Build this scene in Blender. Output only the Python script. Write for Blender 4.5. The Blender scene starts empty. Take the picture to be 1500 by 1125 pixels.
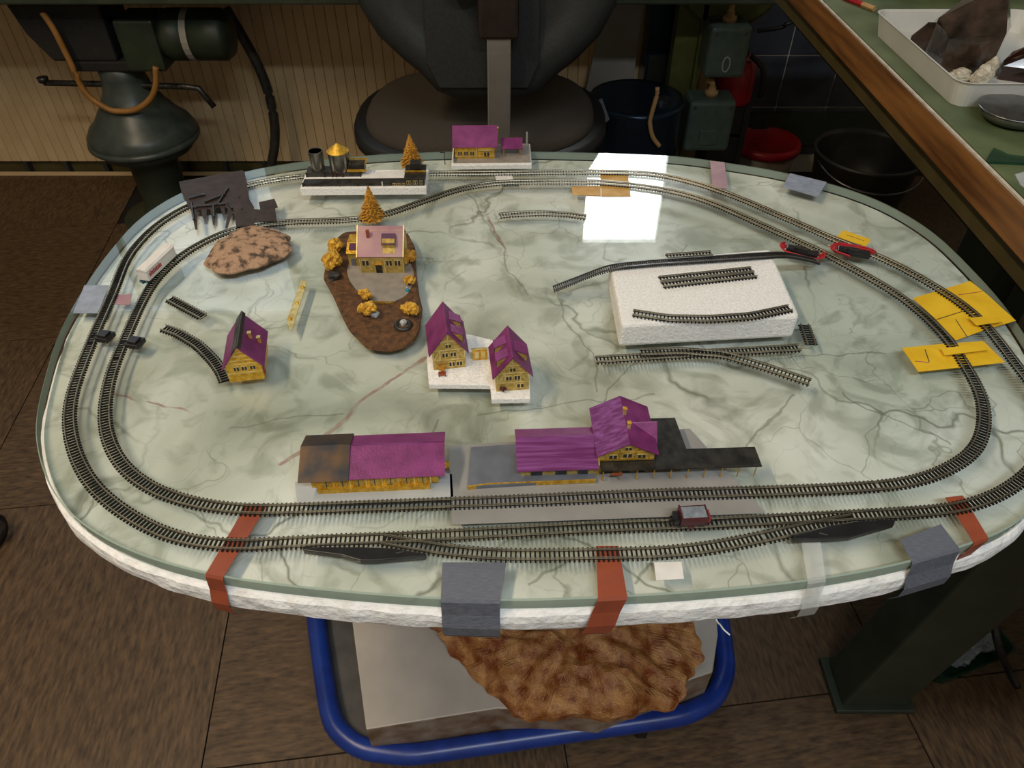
import bpy, bmesh, math, random
from mathutils import Vector, Matrix, noise
random.seed(7)
R = math.radians
scn = bpy.context.scene
C = scn.collection

# ------------------------------------------------------------------ camera, world, exposure
GLASS = 0.740                      # top of the glass plate above the floor
CAM_H = GLASS + 0.404
FPX, IMG_W, IMG_H = 1083.0, 1500.0, 1125.0
PITCH = math.atan((IMG_H / 2 + 449.0) / FPX)
cam = bpy.data.objects.new('camera', bpy.data.cameras.new('camera'))
C.objects.link(cam)
cam.location = (0, 0, CAM_H)
cam.rotation_euler = (math.pi / 2 - PITCH, 0, 0)
cam.data.sensor_fit = 'HORIZONTAL'
cam.data.sensor_width = 36.0
cam.data.lens = FPX / IMG_W * 36.0
cam.data.clip_start = 0.01
scn.camera = cam

world = bpy.data.worlds.new('room_world')
scn.world = world
world.use_nodes = True
world.node_tree.nodes['Background'].inputs[0].default_value = (0.6, 0.75, 1.0, 1)
world.node_tree.nodes['Background'].inputs[1].default_value = 0.02

scn.view_settings.view_transform = 'Standard'
scn.view_settings.look = 'None'
scn.view_settings.gamma = 1.0
scn.view_settings.use_curve_mapping = False
scn.view_settings.exposure = -0.12

WINDOW_1_GLOW, WINDOW_2_GLOW = 15.0, 2.0
LAMP_WARM_W, LAMP_COOL_W = 30.0, 28.0


def area_light(name, loc, rot, sx, sy, watts, col):
    l = bpy.data.lights.new(name, 'AREA')
    l.shape = 'RECTANGLE'
    l.size, l.size_y, l.energy, l.color = sx, sy, watts, col
    o = bpy.data.objects.new(name, l)
    C.objects.link(o)
    o.location, o.rotation_euler = loc, rot
    return o


area_light('lamp_light_warm', (-1.05, 0.05, 2.42), (0, 0, R(90)), 1.2, 0.16, LAMP_WARM_W, (1.0, 0.80, 0.56))
area_light('lamp_light_cool', (0.35, -0.75, 2.42), (0, 0, 0), 1.2, 0.16, LAMP_COOL_W, (0.86, 0.93, 1.0))


# ------------------------------------------------------------------ pixel -> place helpers
def ray(x, y):
    a, b = (x - IMG_W / 2) / FPX, -(y - IMG_H / 2) / FPX
    return Vector((a, math.cos(PITCH) + b * math.sin(PITCH), -math.sin(PITCH) + b * math.cos(PITCH)))


def at(x, y, z=GLASS):
    """point of the horizontal plane z seen in pixel (x, y)"""
    d = ray(x, y)
    return Vector((0, 0, CAM_H)) + d * ((z - CAM_H) / d.z)


def on_depth(x, y, depth):
    """point of the vertical plane at that depth seen in pixel (x, y)"""
    d = ray(x, y)
    return Vector((0, 0, CAM_H)) + d * (depth / d.y)


# ------------------------------------------------------------------ materials
def lin(h):
    h = h.lstrip('#')
    c = [int(h[i:i + 2], 16) / 255 for i in (0, 2, 4)]
    return tuple((v / 12.92 if v <= .04045 else ((v + .055) / 1.055) ** 2.4) for v in c) + (1,)


def pm(name, c, c2=None, rough=.5, metal=0., scale=80., bump=0., bscale=None, lo=.35, hi=.65, coat=0., stretch=None,
       detail=4., rnd=False, alpha=1., trans=0., spec=.5):
    m = bpy.data.materials.new(name)
    m.use_nodes = True
    nt = m.node_tree
    N, L = nt.nodes, nt.links
    b = N['Principled BSDF']
    c = lin(c) if isinstance(c, str) else c
    c2 = c if c2 is None else (lin(c2) if isinstance(c2, str) else c2)
    b.inputs['Roughness'].default_value = rough
    b.inputs['Metallic'].default_value = metal
    b.inputs['Coat Weight'].default_value = coat
    b.inputs['Alpha'].default_value = alpha
    b.inputs['Transmission Weight'].default_value = trans
    b.inputs['Specular IOR Level'].default_value = spec
    tc = N.new('ShaderNodeTexCoord')
    src = tc.outputs['Object']
    if stretch:
        mp = N.new('ShaderNodeMapping')
        mp.inputs['Scale'].default_value = stretch
        L.new(src, mp.inputs['Vector'])
        src = mp.outputs['Vector']
    n = N.new('ShaderNodeTexNoise')
    n.noise_dimensions = '4D'
    n.inputs['Scale'].default_value = scale
    n.inputs['Detail'].default_value = detail
    L.new(src, n.inputs['Vector'])
    if rnd:
        oi = N.new('ShaderNodeObjectInfo')
        mu = N.new('ShaderNodeMath')
        mu.operation = 'MULTIPLY'
        mu.inputs[1].default_value = 37.0
        L.new(oi.outputs['Random'], mu.inputs[0])
        L.new(mu.outputs[0], n.inputs['W'])
    r = N.new('ShaderNodeValToRGB')
    r.color_ramp.elements[0].position, r.color_ramp.elements[1].position = lo, hi
    r.color_ramp.elements[0].color, r.color_ramp.elements[1].color = c, c2
    L.new(n.outputs['Fac'], r.inputs['Fac'])
    L.new(r.outputs['Color'], b.inputs['Base Color'])
    if bump:
        n2 = N.new('ShaderNodeTexNoise')
        n2.inputs['Scale'].default_value = bscale or scale
        n2.inputs['Detail'].default_value = 3
        L.new(src, n2.inputs['Vector'])
        bp = N.new('ShaderNodeBump')
        bp.inputs['Strength'].default_value = bump
        bp.inputs['Distance'].default_value = .002
        L.new(n2.outputs['Fac'], bp.inputs['Height'])
        L.new(bp.outputs['Normal'], b.inputs['Normal'])
    return m


def emit(name, col, s):
    m = bpy.data.materials.new(name)
    m.use_nodes = True
    nt = m.node_tree
    nt.nodes.remove(nt.nodes['Principled BSDF'])
    e = nt.nodes.new('ShaderNodeEmission')
    e.inputs[0].default_value, e.inputs[1].default_value = col, s
    nt.links.new(e.outputs[0], nt.nodes['Material Output'].inputs[0])
    return m


def clear(name, tint, rough=.01, ior=1.5, body=None, amount=0.):
    """thin clear sheet: transparent + fresnel reflection (+ a share of diffuse body)"""
    m = bpy.data.materials.new(name)
    m.use_nodes = True
    nt = m.node_tree
    N, L = nt.nodes, nt.links
    N.remove(N['Principled BSDF'])
    t = N.new('ShaderNodeBsdfTransparent')
    t.inputs[0].default_value = tint
    g = N.new('ShaderNodeBsdfGlossy')
    g.inputs['Roughness'].default_value = rough
    fr = N.new('ShaderNodeFresnel')
    fr.inputs['IOR'].default_value = ior
    mx = N.new('ShaderNodeMixShader')
    last = t.outputs[0]
    if amount:
        d = N.new('ShaderNodeBsdfDiffuse')
        d.inputs[0].default_value = body
        m2 = N.new('ShaderNodeMixShader')
        m2.inputs[0].default_value = amount
        L.new(t.outputs[0], m2.inputs[1])
        L.new(d.outputs[0], m2.inputs[2])
        last = m2.outputs[0]
    # reflect at outer faces only (the sheet does not refract, so no inner total reflection)
    ge = N.new('ShaderNodeNewGeometry')
    inv = N.new('ShaderNodeMath')
    inv.operation = 'SUBTRACT'
    inv.inputs[0].default_value = 1.0
    L.new(ge.outputs['Backfacing'], inv.inputs[1])
    mu = N.new('ShaderNodeMath')
    mu.operation = 'MULTIPLY'
    L.new(fr.outputs[0], mu.inputs[0])
    L.new(inv.outputs[0], mu.inputs[1])
    L.new(mu.outputs[0], mx.inputs[0])
    L.new(last, mx.inputs[1])
    L.new(g.outputs[0], mx.inputs[2])
    L.new(mx.outputs[0], N['Material Output'].inputs[0])
    return m


def marble():
    m = bpy.data.materials.new('green_marble')
    m.use_nodes = True
    nt = m.node_tree
    N, L = nt.nodes, nt.links
    b = N['Principled BSDF']
    b.inputs['Roughness'].default_value = .35
    tc = N.new('ShaderNodeTexCoord')

    def nz(scale, detail=5, dist=0.):
        n = N.new('ShaderNodeTexNoise')
        n.inputs['Scale'].default_value = scale
        n.inputs['Detail'].default_value = detail
        n.inputs['Distortion'].default_value = dist
        L.new(tc.outputs['Object'], n.inputs['Vector'])
        return n

    def ramp(fac, stops):
        r = N.new('ShaderNodeValToRGB')
        e = r.color_ramp.elements
        while len(e) < len(stops):
            e.new(.5)
        for i, (p, c) in enumerate(stops):
            e[i].position, e[i].color = p, c
        L.new(fac, r.inputs['Fac'])
        return r.outputs['Color']

    def mix(fac, a, bb, mode='MIX'):
        x = N.new('ShaderNodeMix')
        x.data_type = 'RGBA'
        x.blend_type = mode
        if isinstance(fac, float):
            x.inputs['Factor'].default_value = fac
        else:
            L.new(fac, x.inputs['Factor'])
        for s, v in ((x.inputs['A'], a), (x.inputs['B'], bb)):
            if isinstance(v, tuple):
                s.default_value = v
            else:
                L.new(v, s)
        return x.outputs['Result']

    def math_(op, a, bb=0.):
        x = N.new('ShaderNodeMath')
        x.operation = op
        for s, v in ((x.inputs[0], a), (x.inputs[1], bb)):
            if isinstance(v, (int, float)):
                s.default_value = v
            else:
                L.new(v, s)
        return x.outputs[0]

    base = ramp(nz(6.5, 6, .8).outputs['Fac'], [(.28, lin('#95988a')), (.42, lin('#b9bcae')), (.55, lin('#d0d3c9')), (.72, lin('#ebece6'))])
    cool = ramp(nz(2.3, 2).outputs['Fac'], [(.42, (0, 0, 0, 1)), (.62, (1, 1, 1, 1))])
    base = mix(cool, base, mix(.42, base, lin('#b6c8c2')))
    cloud = ramp(nz(22, 7, 1.6).outputs['Fac'], [(.34, lin('#848a74')), (.50, (1, 1, 1, 1))])
    base = mix(.40, base, mix(1., base, cloud, 'MULTIPLY'))
    # fracture veins: distance to the edges of warped cells
    wn = nz(9, 4)
    wv = N.new('ShaderNodeVectorMath')
    wv.operation = 'MULTIPLY_ADD'
    wv.inputs[1].default_value = (.16, .16, 0)
    L.new(wn.outputs['Color'], wv.inputs[0])
    L.new(tc.outputs['Object'], wv.inputs[2])
    for sc, w, amt, col in ((5.5, .007, .75, '#5d6250'), (13., .006, .55, '#676c58'), (27., .006, .4, '#6f7563')):
        vo = N.new('ShaderNodeTexVoronoi')
        vo.feature = 'DISTANCE_TO_EDGE'
        vo.inputs['Scale'].default_value = sc
        L.new(wv.outputs[0], vo.inputs['Vector'])
        k = ramp(vo.outputs['Distance'], [(0., (1, 1, 1, 1)), (w * 2, (0, 0, 0, 1))])
        gate = ramp(nz(5.3 + sc * .1, 3).outputs['Fac'], [(.42, (0, 0, 0, 1)), (.6, (1, 1, 1, 1))])
        f = math_('MULTIPLY', math_('MULTIPLY', k, gate), amt)
        base = mix(f, base, lin(col))
    # dark flecks
    fl = ramp(nz(70, 3, .6).outputs['Fac'], [(.68, (0, 0, 0, 1)), (.74, (1, 1, 1, 1))])
    fg = ramp(nz(4, 2).outputs['Fac'], [(.5, (0, 0, 0, 1)), (.65, (1, 1, 1, 1))])
    base = mix(math_('MULTIPLY', math_('MULTIPLY', fl, fg), .5), base, lin('#59634f'))
    # two red iron veins running through the slab
    sep = N.new('ShaderNodeSeparateXYZ')
    L.new(tc.outputs['Object'], sep.inputs[0])
    wob = math_('MULTIPLY', math_('SUBTRACT', nz(16, 4).outputs['Fac'], .5), .03)
    for p0, p1, w in (((405, 668), (622, 508), .0017), ((706, 285), (740, 362), .0017), ((150, 565), (280, 595), .0009)):
        a, c_ = at(*p0), at(*p1)
        d = (c_ - a).normalized()
        ln = (c_ - a).length
        dx, dy = math_('SUBTRACT', sep.outputs['X'], a.x), math_('SUBTRACT', sep.outputs['Y'], a.y)
        al = math_('ADD', math_('MULTIPLY', dx, d.x), math_('MULTIPLY', dy, d.y))
        ac = math_('ABSOLUTE', math_('ADD', math_('SUBTRACT', math_('MULTIPLY', dx, -d.y), math_('MULTIPLY', dy, -d.x)), wob))
        on = math_('MULTIPLY', math_('GREATER_THAN', al, 0.), math_('LESS_THAN', al, ln))
        v = math_('MULTIPLY', math_('LESS_THAN', ac, w), on)
        v = math_('MULTIPLY', v, ramp(nz(45, 2).outputs['Fac'], [(.35, (0, 0, 0, 1)), (.55, (1, 1, 1, 1))]))
        base = mix(math_('MULTIPLY', v, .6), base, lin('#8c4a44'))
    # long hairline cracks
    wob2 = math_('MULTIPLY', math_('SUBTRACT', nz(11, 5).outputs['Fac'], .5), .05)
    for p0, p1, w in (((820, 395), (880, 560), .0009), ((1180, 570), (1030, 690), .0012), ((1010, 345), (870, 620), .0008), ((690, 270), (770, 420), .0009), ((640, 600), (560, 720), .001),
                      ((1240, 560), (1400, 640), .0009), ((500, 590), (330, 610), .0008), ((700, 600), (960, 560), .0008), ((780, 850), (840, 810), .001), ((930, 840), (970, 800), .001), ((1100, 520), (1300, 500), .0007)):
        a, c_ = at(*p0), at(*p1)
        d = (c_ - a).normalized()
        ln = (c_ - a).length
        dx, dy = math_('SUBTRACT', sep.outputs['X'], a.x), math_('SUBTRACT', sep.outputs['Y'], a.y)
        al = math_('ADD', math_('MULTIPLY', dx, d.x), math_('MULTIPLY', dy, d.y))
        ac = math_('ABSOLUTE', math_('ADD', math_('SUBTRACT', math_('MULTIPLY', dx, -d.y), math_('MULTIPLY', dy, -d.x)), wob2))
        on = math_('MULTIPLY', math_('GREATER_THAN', al, 0.), math_('LESS_THAN', al, ln))
        v = math_('MULTIPLY', math_('LESS_THAN', ac, w), on)
        base = mix(math_('MULTIPLY', v, .45), base, lin('#59604c'))
    L.new(base, b.inputs['Base Color'])
    return m


M = dict(
    marble=marble(),
    glass=clear('float_glass', (.98, .985, .975, 1)),
    glass_rim=clear('glass_rim_green', (.62, .74, .66, 1), body=lin('#a3b3a8'), amount=.7),
    clear_tape=clear('clear_tape', (.94, .95, .94, 1), rough=.16, body=(.85, .86, .84, 1), amount=.22),
    bottle=clear('green_glass', (.45, .62, .52, 1), body=lin('#2f5a45'), amount=.35),
    poly=clear('polythene', (.8, .84, .88, 1), rough=.12, body=(.6, .64, .7, 1), amount=.25),
    foam=pm('white_foam', '#dedcd6', '#f2f1ee', .8, scale=500, bump=.5, bscale=420),
    foam_edge=pm('foam_cut_edge', '#d6d4cd', '#f0efec', .85, scale=90, bump=1., bscale=160, lo=.25, hi=.5),
    foam_yellow=pm('foam_yellowed', '#a3906c', '#cdbb98', .9, scale=60, bump=.6, bscale=200),
    rail=pm('nickel_silver', '#a19a88', '#bdb5a0', .34, .9, scale=60),
    sleeper=pm('sleeper_plastic', '#120f0d', '#1b1613', .7, spec=.25),
    brass=pm('brass', '#c08d1e', '#e8bd4a', .36, .6, scale=260, bump=.35, bscale=900),
    brass_pale=pm('pale_brass', '#cdb468', '#ecdca0', .35, .55, scale=160),
    brass_old=pm('dull_brass', '#a88a3c', '#d0b566', .5, .4, scale=300, bump=.4, bscale=1200),
    purple=pm('purple_roof', '#6a2259', '#853571', .45, .1, scale=70, bump=.12, bscale=700),
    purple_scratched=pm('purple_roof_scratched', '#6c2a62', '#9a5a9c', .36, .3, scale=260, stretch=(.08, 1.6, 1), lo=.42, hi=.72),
    purple_pink=pm('pink_anodised_roof', '#c08aa0', '#d9b6b4', .22, .75, scale=20),
    purple_dark=pm('dark_purple', '#42213f', '#54284c', .45),
    black_metal=pm('blackened_metal', '#2b2a28', '#4a4844', .38, .6, scale=120),
    patina=pm('patinated_metal', '#2b3038', '#5b4632', .42, .5, scale=45, lo=.4, hi=.62),
    card=pm('grey_card', '#84827e', '#918f8b', .55, scale=30),
    card_blue=pm('blue_grey_plate', '#6c7079', '#7e838d', .38, .35, scale=60),
    card_pale=pm('pale_grey_card', '#a2a6a6', '#b1b4b3', .6, scale=30),
    tape_grey=pm('grey_duct_tape', '#585c66', '#686c76', .42, scale=200, stretch=(1, 8, 1), bump=.2, bscale=400),
    tape_light=pm('pale_grey_tape', '#7f8794', '#939bab', .4, scale=120),
    tape_brown=pm('brown_tape', '#84402c', '#95492f', .45, scale=60),
    tape_pink=pm('pinkish_tape', '#96707a', '#a57f86', .5, scale=60),
    yellow=pm('yellow_paper', '#d9ab12', '#e8bd24', .6, scale=50),
    tan=pm('tan_paper', '#b98b3e', '#cfa65c', .6, scale=80),
    white=pm('white_paper', '#d6d3cc', '#e3e0da', .6, scale=80),
    ink=pm('ink', '#30281e', rough=.6),
    red_ink=pm('red_ink', '#9c3a3c', rough=.6),
    red=pm('red_plastic', '#9c1420', '#b01c28', .35),
    red_wire=pm('red_wire', '#a5121e', '#bd2030', .38),
    maroon=pm('maroon_plastic', '#3a0d14', '#521820', .42),
    black=pm('black_plastic', '#141416', '#1e1e20', .38),
    black_matt=pm('matt_black', '#121212', '#1c1b1a', .75),
    load=pm('grey_load', '#687075', '#838a90', .5, scale=300),
    granite=pm('pink_granite', '#ab8a6e', '#4a3a2e', .8, scale=130, bump=1., bscale=260, lo=.46, hi=.62),
    earth=pm('brown_ground', '#3f2b18', '#704a28', .9, scale=160, bump=1., bscale=500),
    plaza=pm('grey_plaza', '#827b70', '#938b80', .8, scale=120),
    gold_foliage=pm('gold_foliage', '#a8781a', '#eebb45', .5, .3, scale=350, bump=.6, bscale=900),
    tree_foliage=pm('ochre_bristle', '#9a6416', '#d19a32', .7, scale=300),
    etched=pm('brown_etched_sheet', '#2f2320', '#45342c', .55, .3, scale=90),
    chrome=pm('chrome', '#c8c4ba', '#d6d2c8', .34, .85, scale=20),
    steel=pm('steel', '#6f6f70', '#88888a', .3, .9, scale=60),
    tin=pm('tin_plate', '#7d7c78', '#b0aca0', .24, .95, scale=80),
    turquoise=pm('turquoise_paint', '#1b7d95', '#2490a5', .5),
    chair_shell=pm('grey_chair_plastic', '#272a2a', '#313433', .45, scale=300, bump=.2, bscale=1500),
    chair_fabric=pm('dark_fabric', '#3b342b', '#494035', .95, scale=600, bump=.5, bscale=1200),
    chair_black=pm('black_chair_plastic', '#181817', '#222120', .5),
    chair_brown=pm('brown_black_plastic', '#241c18', '#2e231e', .4),
    floor_tile=pm('brown_linoleum', '#35271a', '#6a5238', .5, scale=75, stretch=(.6, 2.6, 1), lo=.3, hi=.72, rnd=True, detail=7, bump=.1, bscale=60),
    floor_joint=pm('floor_joint', '#14100c', rough=.9),
    board=pm('cream_board', '#c9ac80', '#d6bb90', .55, scale=9, rnd=True),
    plaster=pm('plaster', '#b7b0a2', '#c4bdaf', .9, scale=8),
    wall_dark=pm('dark_wall', '#2a2824', '#35322d', .9, scale=8),
    wall_tile=pm('slate_tile', '#3a3d45', '#464951', .3, scale=20),
    green=pm('machine_green', '#1f281c', '#283322', .5, scale=30),
    olive=pm('olive_green_paint', '#4f5326', '#5c5f2d', .42, scale=30),
    green_dark=pm('dark_green_paint', '#2b3328', '#363e31', .42, scale=20),
    grey_green=pm('grey_green_box', '#4b5d57', '#58695f', .4, scale=40),
    cast=pm('grey_green_cast_iron', '#333c39', '#424a44', .38, scale=30),
    cable=pm('ochre_cable', '#8a5f26', '#a0733a', .5, scale=30),
    cable_beige=pm('beige_cable', '#b08a58', '#bf9968', .5, scale=30),
    hose=pm('black_hose', '#24241f', '#34332b', .5),
    bench_top=pm('green_bench_top', '#4e5b3c', '#66714c', .5, scale=18, bump=.15, bscale=90),
    wood=pm('bench_wood', '#5a3716', '#9a6834', .48, scale=40, stretch=(1, .12, 1.6), bump=.2, bscale=120, detail=6),
    edge_highlight=pm('bench_edge_highlight', '#b8aa94', '#d4cbba', .5, scale=60),  # pale tone standing in for the highlight along the bench edge
    apron=pm('bench_apron', '#4b4324', '#5a5030', .5, scale=20),
    tray=pm('white_tray', '#cbcac2', '#d6d5cd', .32, scale=20),
    smoky=pm('smoky_quartz', '#17110d', '#4a3a30', .1, scale=40, bump=.5, bscale=80, coat=.6),
    smoky2=pm('dark_red_stone', '#150b0a', '#351512', .12, scale=30, coat=.5),
    chips=pm('pale_stone_chip', '#b0a48c', '#d6cfbe', .4, scale=120, bump=.6, bscale=200),
    dish=pm('dull_dish', '#4c5145', '#5d6253', .18, .3, scale=60),
    blue=pm('blue_painted_tube', '#122a70', '#183584', .32, scale=40),
    deck=pm('dolly_deck', '#3d3c3a', '#4d4a46', .6, scale=40),
    slab=pm('grey_stone_slab', '#9a938a', '#aaa298', .5, scale=14),
    slab_edge=pm('slab_edge', '#6a4e36', '#8f8172', .7, scale=40),
    amber=pm('amber_calcite', '#743608', '#b8854f', .33, scale=55, bump=1., bscale=420, lo=.36, hi=.66, coat=.0, detail=9),
    plinth=pm('plinth_wood', '#4d3a28', '#5f4832', .7, scale=20, stretch=(1, 1, .2)),
    drum=pm('dark_blue_drum', '#22313f', '#2c3b4a', .22, .6, scale=10),
    panel=pm('grey_panel', '#8a867c', '#96928a', .5, scale=10),
    bucket=pm('dark_bucket', '#22221f', '#2e2d29', .45, scale=30),
    jar_body=pm('cloudy_plastic', '#7a6f60', '#8c8070', .45, scale=30),
    rubber=pm('black_rubber', '#101010', '#191919', .6),
    lamp_white=pm('lamp_white', '#d8d8d4', rough=.5),
    sky_pane_1=emit('daylit_pane', (0.90, 0.97, 1.0, 1), WINDOW_1_GLOW),
    sky_pane_2=emit('daylit_frosted_pane', (0.72, 0.88, 1.0, 1), WINDOW_2_GLOW),
)


# ------------------------------------------------------------------ mesh builder
class MB:
    def __init__(s, k=1.0):
        s.v, s.f, s.m, s.k = [], [], [], k

    def add(s, vs, fs, mi=0):
        o = len(s.v)
        s.v += [tuple(v) for v in vs]
        for f in fs:
            s.f.append([i + o for i in f])
            s.m.append(mi)
        return s

    def box(s, x0, x1, y0, y1, z0, z1, mi=0):
        return s.add([(x0, y0, z0), (x1, y0, z0), (x1, y1, z0), (x0, y1, z0), (x0, y0, z1), (x1, y0, z1), (x1, y1, z1), (x0, y1, z1)],
                     [(3, 2, 1, 0), (4, 5, 6, 7), (0, 1, 5, 4), (1, 2, 6, 5), (2, 3, 7, 6), (3, 0, 4, 7)], mi)

    def prism(s, poly, z0, z1, mi=0, side=None, axis='z'):
        n = len(poly)
        ar = sum(poly[i][0] * poly[(i + 1) % n][1] - poly[(i + 1) % n][0] * poly[i][1] for i in range(n))
        if ar < 0:
            poly = poly[::-1]
        mk = {'z': lambda p, t: (p[0], p[1], t), 'y': lambda p, t: (p[0], t, p[1]), 'x': lambda p, t: (t, p[0], p[1])}[axis]
        vs = [mk(p, z0) for p in poly] + [mk(p, z1) for p in poly]
        fl = axis == 'y'
        cap = [list(range(n))[::-1], list(range(n, 2 * n))]
        sd = [(i, (i + 1) % n, n + (i + 1) % n, n + i) for i in range(n)]
        if fl:
            cap = [c[::-1] for c in cap]
            sd = [c[::-1] for c in sd]
        s.add(vs, cap, mi)
        o = len(s.v) - 2 * n
        for q in sd:
            s.f.append([i + o for i in q])
            s.m.append(mi if side is None else side)
        return s

    def slab(s, quad, th, mi=0):
        """quad (or polygon) in 3-D given a thickness downwards along its normal"""
        q = [Vector(p) for p in quad]
        nn = Vector((0, 0, 0))
        for i in range(len(q)):
            nn += q[i].cross(q[(i + 1) % len(q)])
        nn.normalize()
        n = len(q)
        vs = q + [p - nn * th for p in q]
        return s.add(vs, [list(range(n)), list(range(n, 2 * n))[::-1]] + [(i, n + i, n + (i + 1) % n, (i + 1) % n) for i in range(n)], mi)

    def tube(s, path, r, n=8, closed=False, mi=0):
        P = [Vector(p) for p in path]
        m = len(P)
        rings = []
        up = Vector((0, 0, 1))
        for i, p in enumerate(P):
            a = P[i - 1] if (i or closed) else p
            b = P[(i + 1) % m] if (i < m - 1 or closed) else p
            t = (b - a).normalized()
            u = up.cross(t)
            if u.length < .05:
                u = Vector((0, 1, 0)).cross(t)
            u.normalize()
            w = t.cross(u)
            rr = r[i] if isinstance(r, (list, tuple)) else r
            rings.append([p + (u * math.cos(2 * math.pi * j / n) + w * math.sin(2 * math.pi * j / n)) * rr for j in range(n)])
        vs = [v for q in rings for v in q]
        fs = []
        for i in range(m if closed else m - 1):
            for j in range(n):
                a, b = i * n, ((i + 1) % m) * n
                fs.append((a + j, a + (j + 1) % n, b + (j + 1) % n, b + j))
        if not closed:
            fs += [list(range(n))[::-1], list(range((m - 1) * n, m * n))]
        return s.add(vs, fs, mi)

    def lathe(s, prof, c=(0, 0, 0), n=24, mi=0, axis='z'):
        vs, fs = [], []
        for r, z in prof:
            for j in range(n):
                a = 2 * math.pi * j / n
                p = {'z': (r * math.cos(a), r * math.sin(a), z), 'y': (r * math.cos(a), z, -r * math.sin(a)), 'x': (z, r * math.cos(a), r * math.sin(a))}[axis]
                vs.append((p[0] + c[0], p[1] + c[1], p[2] + c[2]))
        m = len(prof)
        for i in range(m - 1):
            for j in range(n):
                fs.append((i * n + j, i * n + (j + 1) % n, (i + 1) * n + (j + 1) % n, (i + 1) * n + j))
        fs += [list(range(n))[::-1], list(range((m - 1) * n, m * n))]
        return s.add(vs, fs, mi)

    def sweep(s, path, prof, closed=False, mi=0):
        """sweep a profile of (sideways, up) points along a horizontal path"""
        P = [Vector(p) for p in path]
        m, n = len(P), len(prof)
        vs, fs = [], []
        for i, p in enumerate(P):
            a = P[i - 1] if (i or closed) else p
            b = P[(i + 1) % m] if (i < m - 1 or closed) else p
            t = (b - a)
            t.z = 0
            t.normalize()
            nn = Vector((-t.y, t.x, 0))
            for o, u in prof:
                q = p + nn * o
                vs.append((q.x, q.y, q.z + u))
        for i in range(m if closed else m - 1):
            for j in range(n):
                a, b = i * n, ((i + 1) % m) * n
                fs.append((a + j, b + j, b + (j + 1) % n, a + (j + 1) % n))
        if not closed:
            fs += [list(range(n)), list(range((m - 1) * n, m * n))[::-1]]
        return s.add(vs, fs, mi)

    def blob(s, c, rad, sub=2, amp=.25, freq=1.6, seed=0., mi=0, flat=None):
        bm = bmesh.new()
        bmesh.ops.create_icosphere(bm, subdivisions=sub, radius=1)
        c = Vector(c)
        vs = []
        for v in bm.verts:
            p = v.co.copy()
            k = 1 + amp * noise.noise(p * freq + Vector((seed, seed * 1.7, -seed))) + amp * .5 * noise.noise(p * freq * 2.7 + Vector((seed, 3, seed)))
            q = Vector((p.x * rad[0], p.y * rad[1], p.z * rad[2])) * k
            if flat is not None and q.z < flat:
                q.z = flat
            vs.append(q + c)
        bm.verts.index_update()
        fs = [[v.index for v in f.verts] for f in bm.faces]
        bm.free()
        return s.add(vs, fs, mi)

    def build(s, name, mats, parent=None, smooth=False, bevel=0., origin=None):
        me = bpy.data.meshes.new(name)
        k = s.k
        o3 = Vector(origin) if origin is not None else Vector((0, 0, 0))
        me.from_pydata([(x * k - o3.x, y * k - o3.y, z * k - o3.z) for x, y, z in s.v], [], s.f)
        for m in (mats if isinstance(mats, (list, tuple)) else [mats]):
            me.materials.append(M[m])
        for p, i in zip(me.polygons, s.m):
            p.material_index = i
            p.use_smooth = smooth
        bm = bmesh.new()
        bm.from_mesh(me)
        bmesh.ops.recalc_face_normals(bm, faces=bm.faces)
        bm.to_mesh(me)
        bm.free()
        me.update()
        ob = bpy.data.objects.new(name, me)
        C.objects.link(ob)
        ob.location = o3
        if parent:
            ob.parent = parent
        if bevel:
            b = ob.modifiers.new('bevel', 'BEVEL')
            b.width, b.segments, b.limit_method = bevel, 2, 'ANGLE'
        return ob


def tag(o, label, cat, group=None, kind=None):
    o['label'], o['category'] = label, cat
    if group:
        o['group'] = group
    if kind:
        o['kind'] = kind
    return o


def thing(name, label, cat, loc=(0, 0, 0), rz=0., group=None):
    o = bpy.data.objects.new(name, None)
    C.objects.link(o)
    o.empty_display_size = .02
    o.location, o.rotation_euler = loc, (0, 0, rz)
    return tag(o, label, cat, group)


def struct(o):
    o['kind'] = 'structure'
    return o


def smooth_path(pts, step=.0015, sigma=.008, closed=False):
    """even resampling of a polyline followed by a Gaussian smoothing"""
    P = [Vector(p) for p in pts]
    if closed:
        P = P + [P[0]]
    out, acc = [P[0].copy()], 0.
    for a, b in zip(P, P[1:]):
        d = (b - a).length
        t = step - acc
        while t <= d:
            out.append(a.lerp(b, t / d))
            t += step
        acc = d - (t - step)
    if not closed:
        out.append(P[-1].copy())
    k = int(2.5 * sigma / step)
    w = [math.exp(-.5 * (i * step / sigma) ** 2) for i in range(-k, k + 1)]
    n = len(out)
    res = []
    for i in range(n):
        q, sw = Vector((0, 0, 0)), 0.
        kk = k if closed else min(k, i, n - 1 - i)
        for j in range(-kk, kk + 1):
            ww = w[j + k]
            q += out[(i + j) % n] * ww
            sw += ww
        res.append(q / sw)
    return res


def arc(c, r, a0, a1, n=10, z=0.):
    return [(c[0] + r * math.cos(R(a0 + (a1 - a0) * i / n)), c[1] + r * math.sin(R(a0 + (a1 - a0) * i / n)), z) for i in range(n + 1)]


def spline(pts, n=8):
    P = [Vector(p) for p in pts]
    out = []
    for i in range(len(P) - 1):
        p0, p1, p2, p3 = P[max(i - 1, 0)], P[i], P[i + 1], P[min(i + 2, len(P) - 1)]
        for j in range(n):
            t = j / n
            out.append(.5 * ((2 * p1) + (p2 - p0) * t + (2 * p0 - 5 * p1 + 4 * p2 - p3) * t * t + (3 * p1 - p0 - 3 * p2 + p3) * t ** 3))
    return out + [P[-1]]
#PART2

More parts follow.
